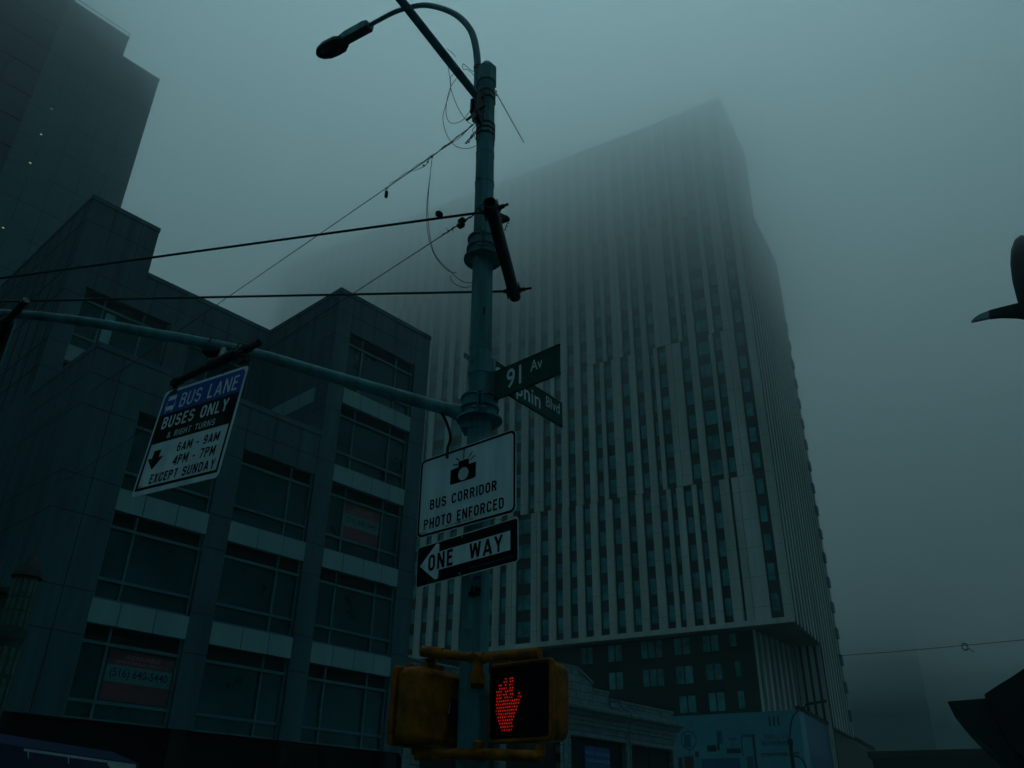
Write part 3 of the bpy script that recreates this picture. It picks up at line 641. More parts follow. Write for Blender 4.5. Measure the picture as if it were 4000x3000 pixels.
def prof_run(x0, x1, pts): m.prism(Fr(FRONT.p(x0, 0, 0), -lL, Z, uL), pts, 0, x1 - x0)
prof_run(s0, s1 + .45, [(-.02, 7.95), (.12, 7.98), (.2, 8.12), (.5, 8.22), (.52, 8.38), (.42, 8.42), (.0, 8.46), (-.02, 8.46)])
prof_run(s0, s1 + .1, [(.0, 7.45), (.10, 7.48), (.10, 7.56), (.05, 7.58), (.05, 7.66), (.13, 7.70), (.13, 7.78), (0, 7.82)])
prof_run(s0, s1 + .05, [(.0, 6.86), (.07, 6.88), (.07, 6.99), (0, 7.02)])
for a, b, z in ((s0, 33.75, 9.05), (42.59, s1 + .04, 9.05), (33.75, 35.3, 9.42), (41.04, 42.59, 9.42), (36.7, 39.64, 10.42)): m.box(FRONT, a, b, z, z + .1, -.42, .06)
for a, b in (((35.3, 9.75), (36.7, 10.42)), ((41.04, 9.75), (39.64, 10.42))): m.prism(FRONT, [a, b, (b[0], b[1] + .11), (a[0], a[1] + .11)], -.42, .06)
for x, z, w_ in ((42.6, 8.95, .9), (48.0, 8.95, .9)): m.box(FRONT, x, x + w_, z - .25, z - .02, -.1, .1)
for x in (44.35, 33.48): m.box(FRONT, x - .2, x + .2, .6, 7.4, -.02, .05); m.box(FRONT, x - .26, x + .26, 6.75, 6.85, -.02, .09)
for x in (s0 + .2, s1 - .2, 38.47): m.box(FRONT, x - .17, x + .17, 0, 7.4, -.02, .05)
m.build('cornice', M['mould'], tb)
for a, b in bays:
    m = MB(); m.quad(FRONT.p(a, .6, -.34), FRONT.p(b, .6, -.34), FRONT.p(b, 6.85, -.34), FRONT.p(a, 6.85, -.34), 0)
    for x in (a + .03, (a + b) / 2, b - .09): m.box(FRONT, x, x + .06, .6, 6.85, -.33, -.28, 1)
    m.box(FRONT, a, b, 3.4, 3.5, -.33, -.27, 1); m.build('window', [M['inside'], M['shade_louver']], tb)
sg = thing('shop_sign', 'blue REAL ESTATE INSURANCE panel hung in the tiled building window', 'sign', FRONT.p(41.5, 4.4, -.1), None)
m = MB(); m.box(FRONT, 40.42, 42.72, 3.6, 6.45, -.25, -.2, 0); m.box(FRONT, 40.42, 42.72, 4.2, 5.55, -.1995, -.19, 1); m.build('panel', [M['bluesign'], M['print1']], sg)
m = MB(); m.text('REAL ESTATE', FRONT, 40.5, 42.65, 6.03, 6.2, -.185, 0, .01); m.text('INSURANCE', FRONT, 40.5, 42.65, 5.65, 5.82, -.185, 0, .01)
m.text('INCOME TAX', FRONT, 40.7, 42.4, 5.28, 5.42, -.185, 1); m.text('FAST REFUND', FRONT, 40.7, 42.4, 4.95, 5.1, -.185, 2); m.build('lettering', [M['signtext'], M['red'], M['print2']], sg)
# wire hanging on the tiled facade
m = MB(); m.tube(smooth_path([FRONT.p(43.4, 9.1, .08), FRONT.p(43.75, 8.7, .15), FRONT.p(44.0, 8.4, .56), FRONT.p(44.2, 7.6, .2), FRONT.p(44.28, 6.8, .12), FRONT.p(44.3, 5, .12)]), .018, 5)
tag(m.build('facade_cable', M['rod']), 'thin dark cable drooping down the tiled building front', 'cable')

# old turret at the left edge
tr = thing('tiled_turret', 'slim old turret with conical cap and arched panels at the left edge', 'turret', (at(90, 2480, 24).x, at(90, 2480, 24).y, 0))
M['oldtile'] = mat('old stained terracotta', (.030, .050, .040), .6, 0, .6, 3, bump=.3)
tcx = Vector((at(92, 2300, 24).x, at(92, 2300, 24).y, 0))
m = MB(); m.tube([tcx + Z * 5.95, tcx + Z * 7.25], .27, 12); m.tube([tcx + Z * 5.7, tcx + Z * 5.95], [.34, .36], 12); m.tube([tcx + Z * 0, tcx + Z * 5.7], .30, 12); m.build('drum', M['oldtile'], tr)
m = MB(); m.tube([tcx + Z * 7.2, tcx + Z * 7.3, tcx + Z * 7.8], [.36, .34, .02], 12); m.build('cap', M['dark'], tr)
M['ptile'] = mat('pale stained tile', (.07, .115, .095), .6, 0, .5, 5)
for zz_ in (((6.72, 7.12), (6.4, 6.66), (6.0, 6.34)), ((4.9, 5.5), (4.2, 4.8))):
    m = MB()
    for k in range(12):
        a = R(30 * k); n = Vector((math.cos(a), math.sin(a), 0)); fr = Fr(tcx + n * .27, Z.cross(n), Z, n)
        for z0, z1 in zz_: m.box(fr, -.045, .045, z0, z1, -.01, .012 if z0 > 5.8 else .045)
    m.build('tile_panel', M['ptile'], tr)
p0 = at(-60, 2300, 24.3); m = MB(); m.box(Fr((p0.x, p0.y, 0), hdir(70), Z, hdir(160)), -3, .55, 0, 6.85, -2, 0); m.box(Fr((p0.x, p0.y, 0), hdir(70), Z, hdir(160)), -3, .65, 6.8, 6.95, -2, .1); m.build('low_wing', M['oldtile'], tr)

# ------------------------------------------------------------------ far and right-hand structures
m = MB(); fb = Fr((0, 0, 0), hdir(42), hdir(-48), Z)
b0 = at(3250, 2900, 330); b1 = at(3655, 2900, 330); fx = (b1 - b0); fx.z = 0; wd_ = fx.length; fx.normalize()
m.box(Fr((b0.x, b0.y, 0), fx, Z, fx.cross(Z)), 0, wd_, 0, 120, -20, 0)
tag(m.build('far_tower', [M['darkside'], M['tdark']]), 'distant tower nearly lost in fog right of the ribbed tower', 'building')
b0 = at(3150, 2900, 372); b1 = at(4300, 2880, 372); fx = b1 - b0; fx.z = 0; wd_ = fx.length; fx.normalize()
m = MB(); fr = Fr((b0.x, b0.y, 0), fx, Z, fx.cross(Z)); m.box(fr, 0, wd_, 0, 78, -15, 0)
tag(m.build('added_far_block', [M['far'], M['tdark']]), 'added broad pale mass furthest away in the fog, dimming the bright horizon at the right', 'building')  # added mass, put in to darken the bright strip at the horizon
b0 = at(3405, 2952, 90); b1 = at(4100, 2926, 90); fx = b1 - b0; fx.z = 0; wd_ = fx.length; fx.normalize()
m = MB(); fr = Fr((b0.x, b0.y, 0), fx, Z, fx.cross(Z)); m.box(fr, 0, wd_, 0, 9.0, -25, 0); m.box(fr, -.3, wd_, 9.0, 9.5, -25.2, .3)
for k in range(6): m.box(fr, 2 + k * 3, 3.6 + k * 3, 6.2, 8.0, .0, .06, 1)
tag(m.build('low_building', [M['dark'], M['tdark']]), 'long low dark flat roofed building along the bottom right edge', 'building')
# kiosk with overhanging roofs, close by on the right
Dk = 12
kp = [at(3700, 2740, Dk), at(3852, 2728, Dk + .25)]
ks = thing('street_kiosk', 'dark kiosk with overlapping overhanging roof edges in the bottom right corner', 'kiosk', (6.4, 10.4, 0))
kd = (at(4000, 2716, Dk) - at(3700, 2740, Dk)); kd.z = 0; kd.normalize()
kf = Fr(at(3700, 2740, Dk), kd, Z, kd.cross(Z))
def kl(x, y, off=0.0):
    q = onpt(x, y, kf.Z, kf.p(0, 0, off)); d = q - kf.o; return (d.dot(kf.X), d.z)
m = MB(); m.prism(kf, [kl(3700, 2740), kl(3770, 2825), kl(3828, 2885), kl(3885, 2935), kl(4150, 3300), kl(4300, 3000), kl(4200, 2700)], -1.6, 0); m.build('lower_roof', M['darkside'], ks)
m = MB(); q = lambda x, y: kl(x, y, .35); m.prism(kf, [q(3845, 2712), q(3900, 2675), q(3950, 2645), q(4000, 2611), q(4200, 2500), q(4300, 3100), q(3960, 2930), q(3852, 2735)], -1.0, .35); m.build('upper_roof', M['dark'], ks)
m = MB(); m.box(Fr((kf.p(1.6, 0, 0).x, kf.p(1.6, 0, 0).y, 0), kd, Z, kf.Z), 0, 2.2, 0, 2.6, -1.8, -.3); m.build('body', M['dark'], ks)
# overhead wire on the right with a coil
m = MB(); w0, w1, w2 = at(3270, 2562, 50), at(3768, 2521, 46), at(4100, 2490, 43)
m.tube([w0, (w0 + w1) / 2 - Z * .03, w1, w2], .014, 5)
for k in range(2): m.tube([w1 + Vector(((.14 * math.cos(R(a))), 0, -.05 - k * .03 + .15 * math.sin(R(a)))) for a in range(0, 375, 15)], .018, 5)
m.tube([w1 + Vector((.1, 0, -.12)), w1 + Vector((.38, 0, -.28))], .016, 5)
tag(m.build('overhead_wire', M['darkside']), 'thin overhead wire with a small coil, crossing the fog at the right', 'wire')
# signal at right edge
sgn = thing('traffic_signal', 'dark signal head cut by the right frame edge with a curved pale tipped visor', 'traffic signal', at(4060, 1150, 4.05))
rf = signframe(at(4052, 1150, 4.0), 128)
m = MB(); m.ball(rf.p(.012, 0, 0), .095, .33, .10, rf, 0, 20, 16); m.build('housing', M['black'], sgn)
m = MB(); m.rbox(rf, .04, .34, -.34, .36, -.32, -.06, .05, 0, 4)
for k in (-.22, 0, .22): m.tube([rf.p(.19, k, -.065), rf.p(.19, k, .0)], .105, 16, 0, False); m.tube([rf.p(.19, k, -.065), rf.p(.19, k, -.055)], .095, 16)
m.build('signal_body', M['black'], sgn)
sp0 = rf.p(.62, 0, -.3)
m = MB(); m.tube([Vector((sp0.x, sp0.y, 0)), Vector((sp0.x, sp0.y, sp0.z + .8))], .06, 12)
for k in (-.25, .28): m.tube([rf.p(.3, k, -.2), rf.p(.62, k, -.3)], .02, 8)
m.build('post', M['pole'], sgn)
def rl_(x, y): q = onpt(x, y, rf.Z, rf.o); d = q - rf.o; return (d.dot(rf.X), d.dot(rf.Y))
up_ = [rl_(4030, 1178), rl_(3968, 1190), rl_(3900, 1207), rl_(3866, 1216)]; dn_ = [rl_(3866, 1243), rl_(3910, 1239), rl_(3975, 1241), rl_(4030, 1250)]
m = MB(); m.prism(rf, up_ + dn_, -.012, .012); m.build('visor', M['darkside'], sgn)
m = MB(); m.prism(rf, [rl_(3866, 1216), rl_(3830, 1230), rl_(3810, 1243), rl_(3795, 1258), rl_(3830, 1251), rl_(3866, 1243)], -.010, .010); m.build('visor_tip', M['fadewhite'], sgn)

# ================================================================== foreground pole and everything on it
PB = Vector((-.17, 5.548, 0))
def pc(z): return Vector((-.203 - .01434 * (z - 2.28), 5.546, z))      # slightly leaning axis
def pr(z): return .0985 - .0034 * (z - 2.3)
_pz = [(271, 7.93), (465, 7.30), (700, 6.595), (1000, 5.781), (1300, 5.05), (1500, 4.602), (2440, 2.839), (2800, 2.282)]
def zy(y):
    for (a, b), (c, d) in zip(_pz, _pz[1:]):
        if y <= c: return b + (y - a) * (d - b) / (c - a)
    return _pz[-1][1] - (y - 2800) * .00155
pole = thing('street_pole', 'tall octagonal painted steel pole carrying lamps, mast arms and street signs', 'pole', pc(0))
def oct_tube(m, z0, z1, dr0, dr1, n=8, mi=0, rot=22.5, caps=True, smooth=False):
    V = []; 
    for z, dr in ((z0, dr0), (z1, dr1)):
        for j in range(n):
            a = R(rot + 360 / n * j); V.append(pc(z) + Vector((math.cos(a), math.sin(a), 0)) * (pr(z) + dr))
    m.add(V, [(j, (j + 1) % n, n + (j + 1) % n, n + j) for j in range(n)], mi, smooth)
    if caps: m.add(V[:n], [tuple(reversed(range(n)))], mi); m.add(V[n:], [tuple(range(n))], mi)
m = MB(); oct_tube(m, 0, 7.9, 0, 0, caps=True)
m.build('shaft', M['pole'], pole)
m = MB(); oct_tube(m, 7.74, 7.93, .014, .014); oct_tube(m, 7.93, 8.0, .014, -.03); m.build('cap', M['pole'], pole)
for y, h_, dr in ((560, .022, .004), (608, .02, .004), (722, .02, .005), (1372, .022, .004), (1458, .05, .006), (1640 + 60, .03, .004)):
    m = MB(); z = zy(y); oct_tube(m, z - h_ / 2, z + h_ / 2, dr, dr); 
    d = Vector((-.5, -.85, 0)).normalized()
    if y == 722: m.ball(pc(z) + d * (pr(z) + .012), .022, .018, .012); 
    m.build('band', M['pole'], pole)
for z in (7.60, 7.52, 7.2, 7.14, 7.08):
    m = MB(); oct_tube(m, z - .009, z + .009, .009, .009); m.build('strap', M['rod'], pole)
def clamp(zt, zb, rad, name, lug_dir):
    m = MB(); c = (zt + zb) / 2
    oct_tube(m, zb, zt, rad * .55, rad * .55, 20, 0, 0, True, True)
    for z, k in ((zt - .012, .8), (c, .9), (zb + .012, 1.25)):
        oct_tube(m, z - .007, z + .007, rad * k, rad * k, 20, 0, 0)
    X = Vector((lug_dir.y, -lug_dir.x, 0)) * -1
    fr = Fr(pc(c), X, Z, lug_dir)
    R0 = pr(c) + rad * .5
    for s in (-1, 1):
        m.box(fr, s * .017 - .005, s * .017 + .005, -(zt - zb) / 2 - .005, (zt - zb) / 2 + .02, R0 - .01, R0 + .06)
    for yy in (-.055, .06):
        m.tube([fr.p(-.05, yy, R0 + .035), fr.p(.05, yy, R0 + .035)], .007, 6, 1); m.tube([fr.p(-.045, yy, R0 + .035), fr.p(-.03, yy, R0 + .035)], .014, 6, 1)
        m.tube([fr.p(.03, yy, R0 + .035), fr.p(.043, yy, R0 + .035)], .014, 6, 1)
    return m.build(name, [M['pole'], M['bolt']], pole)
toC = Vector((.03, -1, 0)).normalized()
clamp(zy(937), zy(1020), .055, 'clamp', toC)
clamp(zy(1560), zy(1668), .06, 'clamp', toC)
# lower graffiti scar and worn patch
m = MB(); rr = random.Random(4)
for k in range(9):
    z = 3.02 + rr.uniform(-.02, .02); a = R(-100 + k * 5 - 12); n = Vector((math.cos(a), math.sin(a), 0)); fr = Fr(pc(z) + n * (pr(z) - .003), Z.cross(n), Z, n)
    m.box(fr, -.006, .006, -.01 - rr.random() * .02, .012 + rr.random() * .015, .0, .008)
m.build('scribble', M['signblack'], pole)
for z, a_, w2, h2_, mt_ in ((2.78, -118, .05, .03, 'steel'), (2.6, -70, .035, .05, 'print2'), (3.12, -84, .045, .02, 'print2'), (4.05, -100, .03, .05, 'steel'), (5.2, -75, .02, .06, 'print2'), (6.2, -110, .025, .04, 'print2')):
    a = R(a_); n = Vector((math.cos(a), math.sin(a), 0)); fr = Fr(pc(z) + n * (pr(z) - .004), Z.cross(n), Z, n); m = MB()
    m.prism(fr, [(-w2 / 2, -h2_ / 2), (w2 * .3, -h2_ * .6), (w2 / 2, -h2_ * .1), (w2 * .4, h2_ / 2), (-w2 * .2, h2_ * .4), (-w2 / 2, h2_ * .55)], 0, .0055); m.build('sticker_remnant', M[mt_], pole)

# lamp arm and luminaire (over the far street)
hl = hdir(-50)
def lp(e, z): return Vector((-.284, 5.543, 0)) + hl * e + Z * z
m = MB(); arc = smooth_path([lp(.11, 7.35), lp(.11, 7.75), lp(.13, 8.15), lp(.19, 8.49), lp(.28, 8.74), lp(.45, 9.04), lp(.67, 9.32), lp(.91, 9.57), lp(1.12, 9.73), lp(1.43, 9.90), lp(1.72, 9.99), lp(2.0, 10.06)], 5)
m.tube(arc, [.037 - .012 * i / len(arc) for i in range(len(arc))], 12); m.build('lamp_arm', M['pole'], pole)
m = MB(); m.tube([lp(.115, 8.0), lp(.122, 8.05)], .040, 12); m.build('lamp_arm_collar', M['rod'], pole)
la = (lp(2.9, 10.29) - lp(1.9, 10.03)).normalized(); lw_ = la.cross(Z).normalized(); lu_ = lw_.cross(la).normalized()
lf = Fr(lp(1.90, 10.035), la * .93, lw_ * .76, lu_ * .76)
m = MB(); m.prism(Fr(lf.o, lf.X, lf.Z, -lf.Y), [(.0, -.03), (.02, .05), (.12, .085), (.5, .085), (.66, .03), (.66, -.06), (.02, -.06)], -.075, .075); m.build('lamp_housing', M['pole'], pole)
m = MB(); pts = [(.5, -.085), (.62, -.15), (.85, -.155), (1.0, -.12), (1.08, -.05), (1.09, 0.02), (1.04, .09), (.93, .14), (.78, .155), (.62, .15), (.5, .085)]
m.prism(lf, pts, -.085, -.02); m.ball(lf.p(.80, 0, -.03), .27, .14, .085, lf, 0, 18, 8); m.build('lamp_head', M['black'], pole)
m = MB(); m.ball(lf.p(.8, 0, -.085), .2, .11, .05, lf, 0, 16, 8); m.build('lamp_lens', M['lens'], pole)
m = MB(); m.box(lf, .0, .62, -.072, .072, -.072, -.061); m.tube([lf.p(.3, .0, -.07), lf.p(.3, .0, -.082)], .012, 8); m.build('lamp_door', M['black'], pole)
# second arm towards the camera side
h2 = hdir(-140)
def ap(e, z): return Vector((-.284, 5.543, 0)) + h2 * e + Z * z
m = MB(); m.tube([ap(.08, 7.47), ap(.5, 7.60), ap(1.2, 7.82), ap(3.4, 8.25)], [.036, .038, .036, .032], 14); m.build('upper_arm', M['pole'], pole)
# bracket plate at the root of the arms
bf = Fr(pc(7.36), h2.cross(Z), Z, h2)
m = MB(); m.prism(Fr(bf.p(-.03, 0, 0), h2, Z, h2.cross(Z)), [(.06, .22), (.17, .12), (.17, -.1), (.09, -.22), (.05, -.1)], -.008, .008)
m.prism(Fr(bf.p(.05, 0, 0), h2, Z, h2.cross(Z)), [(.06, .2), (.15, .1), (.15, -.06), (.05, -.16)], -.008, .008)
m.tube([bf.p(-.1, -.05, .12), bf.p(.12, -.09, .12)], .012, 6); m.tube([bf.p(-.06, .1, .1), bf.p(.1, .08, .1)], .012, 6); m.tube([bf.p(0, -.12, .02), bf.p(0, -.12, .15)], .042, 10); m.build('arm_bracket', M['rod'], pole)

# mast arm reaching left across the road
hm = hdir(-81); P0 = Vector((-.217, 5.546, 0))
def mp(e, z): return P0 + hm * e + Z * z
pts = [mp(.17, 4.375), mp(.81, 4.61), mp(1.4, 4.83), mp(1.83, 4.99), mp(2.44, 5.17), mp(2.79, 5.26), mp(3.28, 5.39), mp(3.74, 5.49), mp(4.08, 5.55), mp(4.9, 5.66), mp(6.4, 5.78)]
sp_ = smooth_path(pts, 5)
m = MB(); m.tube(sp_, [.049 - .012 * i / len(sp_) for i in range(len(sp_))], 16); m.build('mast_arm', M['pole'], pole)
m = MB(); m.tube([mp(.10, 4.35), mp(.20, 4.387)], .062, 16); m.tube([mp(.2, 4.387), mp(.225, 4.396)], .055, 16); m.build('arm_socket', M['pole'], pole)
m = MB(); m.box(Fr(mp(.1, 4.33), hm, hm.cross(Z), Z), -.06, .04, -.075, .075, -.11, .10); m.build('arm_bracket', M['pole'], pole)
m = MB(); D = 5.42; m.tube(smooth_path([at(1725, 1612, D), at(1742, 1645, D), at(1757, 1690, D), at(1758, 1720, D), at(1749, 1750, D), at(1746, 1790, D)]), .0105, 8); m.build('arm_cable', M['black'], pole)

# tie rods with their cross pipe
cp = thing('cross_pipe', 'black open ended steel pipe clamped across the pole with bolt ends', 'pipe', Vector((-.09, 5.48, 5.76)))
a0, a1 = at(1912, 790, 4.865), at(2012, 1160, 6.1)
m = MB(); dd = (a1 - a0).normalized(); m.tube([a0, a1], .05, 20, 0, False); m.tube([a1, a1 + dd * .004], .05, 20); m.tube([a0, a0 + dd * .1], .0435, 20, 0, False); m.tube([a0 + dd * .12, a0 + dd * .121], .049, 20)
m.ring(Fr(a0, *(lambda X: (X, X.cross(dd), dd))(dd.orthogonal().normalized())), [(.05 * math.cos(R(t)), .05 * math.sin(R(t))) for t in range(0, 360, 18)], [(.0435 * math.cos(R(t)), .0435 * math.sin(R(t))) for t in range(0, 360, 18)], 0)
m.build('pipe', M['black'], cp)
rodE = mp(6.38, 5.84)
r1a, r2a = a0 + dd * .10, a1 - dd * .09
for (ra, tipx) in ((r1a, (1985, 797)), (r2a, (2076, 1125))):
    m = MB(); rd = (ra - rodE).normalized()
    D_ = math.hypot(ra.x, ra.y) - .02; tip = at(*tipx, D_)
    m.tube([ra, tip], .0105, 8); t0 = (tip - ra).normalized()
    m.tube([ra + t0 * .05, ra + t0 * .066], .03, 6); m.tube([ra + t0 * .068, ra + t0 * .10], .019, 6)
    m.box(Fr(ra, dd, Z, t0), -.045, .045, -.055, .055, .045, .052)
    m.tube([ra - rd * .05, ra - rd * .085], .019, 6); m.box(Fr(ra, dd, Z, rd), -.045, .045, -.055, .055, -.055, -.045)
    m.build('bolt_end', M['black'], cp)
rods = []
for ra, nm in ((r1a, 'upper of two dark tie rods, with a bird sitting on it'), (r2a, 'lower of two dark tie rods, passing behind the pole')):
    m = MB(); m.tube([ra, rodE], .0105, 8); tag(m.build('tie_rod', M['rod']), nm, 'rod', 'tie rods holding the mast arm')

# small bird on the upper rod
def on_line(a, b, x, y):
    d1 = (b - a).normalized(); d2 = ray(x, y).normalized(); w0 = a - CAM; bb = d1.dot(d2)
    t = (bb * d2.dot(w0) - d1.dot(w0)) / (1 - bb * bb); return a + d1 * t
bp_ = on_line(r1a, rodE, 1714, 851)
m = MB(); bx = hdir(125); bf_ = Fr((0, 0, 0), bx, Z, bx.cross(Z))
def morph(c, pts_, n=14):       # one skin lofted through rings
    V = []; 
    for (y, rx, rz, ox) in pts_:
        for j in range(n):
            a = 2 * math.pi * j / n; V.append(c + bx * (ox + rx * math.cos(a)) + bf_.Z * (rz * math.sin(a)) + Z * y)
    k = len(pts_); m.add(V, [(i * n + j, i * n + (j + 1) % n, (i + 1) * n + (j + 1) % n, (i + 1) * n + j) for i in range(k - 1) for j in range(n)], 0, True)
c = bp_ + Z * .010
morph(c, [(0.0, .006, .010, 0), (.006, .016, .022, 0), (.016, .024, .032, .001), (.028, .0275, .035, .001), (.038, .026, .032, 0), (.046, .022, .026, -.003), (.052, .016, .018, -.002), (.056, .008, .009, 0), (.0575, .001, .001, 0)])
m.tube([c + Z * .030 - bx * .022, c + Z * .0285 - bx * .034, c + Z * .027 - bx * .044], [.005, .003, .0005], 6)
for s in (-.008, .006): m.tube([c + bx * s + Z * .004, c + bx * (s - .004) - Z * .004], .002, 5)
tag(m.build('bird', M['feather']), 'small dark bird perched on the upper tie rod, beak to the left', 'bird')

# telephone wires
wA, wB = at(1852, 485, 5.48), at(-10, 1780, 27)
def wl(x, y): q = on_line(wA, wB, x, y); return at(x, y, math.hypot(q.x, q.y))
m = MB(); m.tube([wA, wl(1770, 548), wl(1688, 611), wl(1600, 672), wl(1512, 733), wB], .0045, 6)
rr = random.Random(3)
tw = [wl(1852 - i * 9.2, 485 + i * 6.5 + 18 * math.sin(min(1, i / 18) * 1.57) * (1 - i / 40) * .6) + Z * (.014 * math.sin(i * 1.1) * (1 if i < 18 else .5)) for i in range(37)]
m.tube(smooth_path(tw, 3), .003, 5)
m.tube(smooth_path([wl(1840, 492), wl(1800, 520) - Z * .045, wl(1745, 562) - Z * .03, wl(1700, 600)]), .003, 5)
m.tube(smooth_path([wl(1684, 610), wl(1665, 640) - Z * .01, wl(1655, 645) - Z * .02, wl(1635, 660) - Z * .0, wl(1615, 668)]), .003, 5)
k0 = at(1687, 613, math.hypot(wl(1687, 613).x, wl(1687, 613).y)); m.ball(k0, .014, .012, .012); m.ball(wl(1655, 642) - Z * .012, .011, .009, .009); m.ball(wl(1672, 628) - Z * .014, .008, .012, .013)
tag(m.build('telephone_wire', M['rod']), 'twisted wire running down to the left from just below the lamp bracket', 'wire')
kk = wl(1512, 733)
t = thing('hanging_weight', 'small dark cylinder hanging from the twisted wire', 'wire weight', kk)
m = MB(); c = kk - Z * .085; m.tube([c + Z * .04, c + Z * .032, c - Z * .035, c - Z * .043], [.009, .0175, .0175, .012], 12); m.build('body', M['black'], t)
m = MB(); m.tube([kk, c + Z * .03], .0025, 5); m.tube([kk + Vector((.016 * math.cos(R(a)), 0, -.008 + .016 * math.sin(R(a)))) for a in range(0, 361, 30)], .0022, 5); m.tube([kk + Vector((-.012 + .013 * math.cos(R(a)), .005, -.02 + .012 * math.sin(R(a)))) for a in range(0, 361, 30)], .002, 5); m.build('hook', M['rod'], t)
v0, v1 = at(1858, 835, 5.44), at(-10, 2050, 25)
m = MB(); m.tube([v0, v1], .0042, 6)
def vl(x, y): return on_line(v0, v1, x, y)
hx = [vl(1858 - i * 4, 835 + i * 2.6) + Vector((.009 * math.cos(i * 1.3), 0, .009 * math.sin(i * 1.3))) for i in range(34)]; m.tube(hx, .0036, 5)
for x, y in ((1835, 848), (1822, 856), (1765, 892), (1750, 902)): q_ = vl(x, y); m.ball(q_, .011, .009, .008); m.tube([q_, q_ + Vector((rr.uniform(-.02, .03), 0, rr.uniform(-.04, .05)))], .0022, 4)
m.tube(smooth_path([at(1858, 835, 5.44), at(1866, 812, 5.4), at(1885, 797, 5.3), at(1908, 786, 5.15)]), .006, 6)
tag(m.build('guy_wire', M['rod']), 'knotted wire strung from the black cross pipe down across the building', 'wire')
q_ = vl(1800, 868)
t = thing('wire_insulator', 'stubby two lobed dark insulator on the knotted wire near the bird', 'insulator', q_)
wf = (v1 - v0).normalized(); wu = wf.cross(Vector((0, 1, 0))).normalized(); fi = Fr(q_, wf, wu, wf.cross(wu))
m = MB()
for s in (-1, 1): m.rbox(fi, -.034, .034, s * .024 - .019, s * .024 + .019, -.026, .026, .014)
m.box(fi, -.012, .012, -.012, .012, -.012, .012); m.build('body', M['black'], t)
m = MB(); m.tube([fi.p(.02, .025, 0), fi.p(.06, .004, 0), fi.p(.02, -.026, 0)], .003, 5); m.build('wire_loop', M['rod'], t)

# slack cables hanging beside the pole
def strand(P, D, r=.0028): 
    m = MB(); m.tube(smooth_path([at(x, y, D + .02 * math.sin(i * 1.7)) for i, (x, y) in enumerate(P)], 6), r, 5); return m
c_ = thing('slack_cable', 'pair of thin cables drooping from the twisted wire back to the pole', 'cable', wl(1688, 612))
for o_ in (0, 1):
    P = [(1688, 614), (1681, 680), (1672 + 2 * o_, 750), (1667 + 4 * o_, 810), (1667 + 6 * o_, 860), (1671 + 6 * o_, 905), (1680 + 5 * o_, 950), (1700, 1000 - 4 * o_), (1735, 1045 - 6 * o_), (1760, 1062), (1783, 1066)]
    if o_: P = P[:-2] + [(1762, 1062), (1778, 1078), (1792, 1090), (1820, 1104), (1848, 1104)]
    strand(P, 5.62 + .02 * o_).build('strand', M['rod'], c_)
strand([(1759, 1078), (1764, 1096), (1785, 1114), (1818, 1123), (1848, 1114)], 5.6).build('strand', M['rod'], c_)
c_ = thing('loose_wire_loops', 'tangle of thin looping wires around the top of the pole', 'wire', pc(7.2))
S5 = .5425
for P in ([(1375, 350), (1400, 370), (1420, 388), (1435, 407)], [(1375, 445), (1393, 540), (1405, 640), (1440, 745), (1500, 850), (1550, 895), (1580, 885)],
          [(1455, 550), (1400, 630), (1372, 740), (1370, 830), (1395, 880), (1440, 886), (1490, 862), (1535, 805), (1552, 775)],
          [(1432, 525), (1400, 560), (1402, 640), (1365, 760), (1346, 850), (1365, 950), (1405, 1020), (1450, 1058), (1520, 1070), (1585, 1050)],
          [(1600, 525), (1545, 503), (1492, 460), (1488, 492)], [(1490, 500), (1530, 505), (1580, 560), (1640, 700), (1636, 850), (1600, 1010), (1590, 1040)],
          [(1615, 540), (1670, 640), (1700, 700), (1725, 740)], [(1575, 750), (1578, 820), (1575, 890)], [(1610, 620), (1650, 605), (1635, 650)], [(1600, 800), (1590, 850), (1582, 905), (1560, 940), (1585, 1010)]):
    strand([(1000 + a * S5, b * S5) for a, b in P], 5.42, .0027).build('strand', M['rod'], c_)
m = MB(); cc = [at(1000 + (1598 - 2 * i) * S5, (935 + 2.3 * i) * S5, 5.4) + Vector((.010 * math.cos(i * 1.2), 0, .010 * math.sin(i * 1.2))) for i in range(45)]; m.tube(cc, .0045, 5)
for i in (6, 18, 27, 36): m.ball(cc[i], .010, .008, .009)
m.build('strand', M['rod'], c_)
m = MB(); m.tube([at(1935, 358, 5.5), at(1960, 402, 5.4), at(2046, 556, 5.1)], [.004, .0042, .003], 6)
for y in (335, 350): m.tube([at(1918, y, 5.44), at(1942, y + 25, 5.46)], .004, 5)
tag(m.build('wire_stub', M['rod']), 'stiff cut wire sticking out to the right below the pole cap', 'wire')
ins_ = (pc(5.72), at(1965, 850, 5.75))
t = thing('pole_insulator', 'small dark wedge shaped insulator behind the right side of the black pipe', 'insulator', at(1965, 850, 5.75))
g_ = signframe(at(1965, 850, 5.75), 122); m = MB(); m.prism(g_, [(-.06, .06), (-.03, .07), (.0, .03), (.06, -.02), (.055, -.05), (-.05, -.045)], -.02, .02); m.build('body', M['black'], t)
m = MB(); m.tube(list(ins_), .012, 6); m.build('bracket_arm', M['rod'], t)
m = MB(); qq = [at(1985 - i * .85, 872 + i * 2.0, 5.75) + Vector((.008 * math.cos(i), 0, .008 * math.sin(i))) for i in range(16)]; m.tube(qq, .004, 5); m.build('wire_tail', M['rod'], t)

# ------------------------------------------------------------------ signs on the pole
def bolt(fr, x, y, m, z=.004): m.ball(fr.p(x, y, z), .009, .009, .006, fr, 0, 10, 6)
def strap_back(fr, par, ys, r_=.1):
    m = MB()
    for y in ys: m.box(fr, -.05, .05, y - .02, y + .02, -.045, -.004)
    m.build('bracket', M['alu'], par)
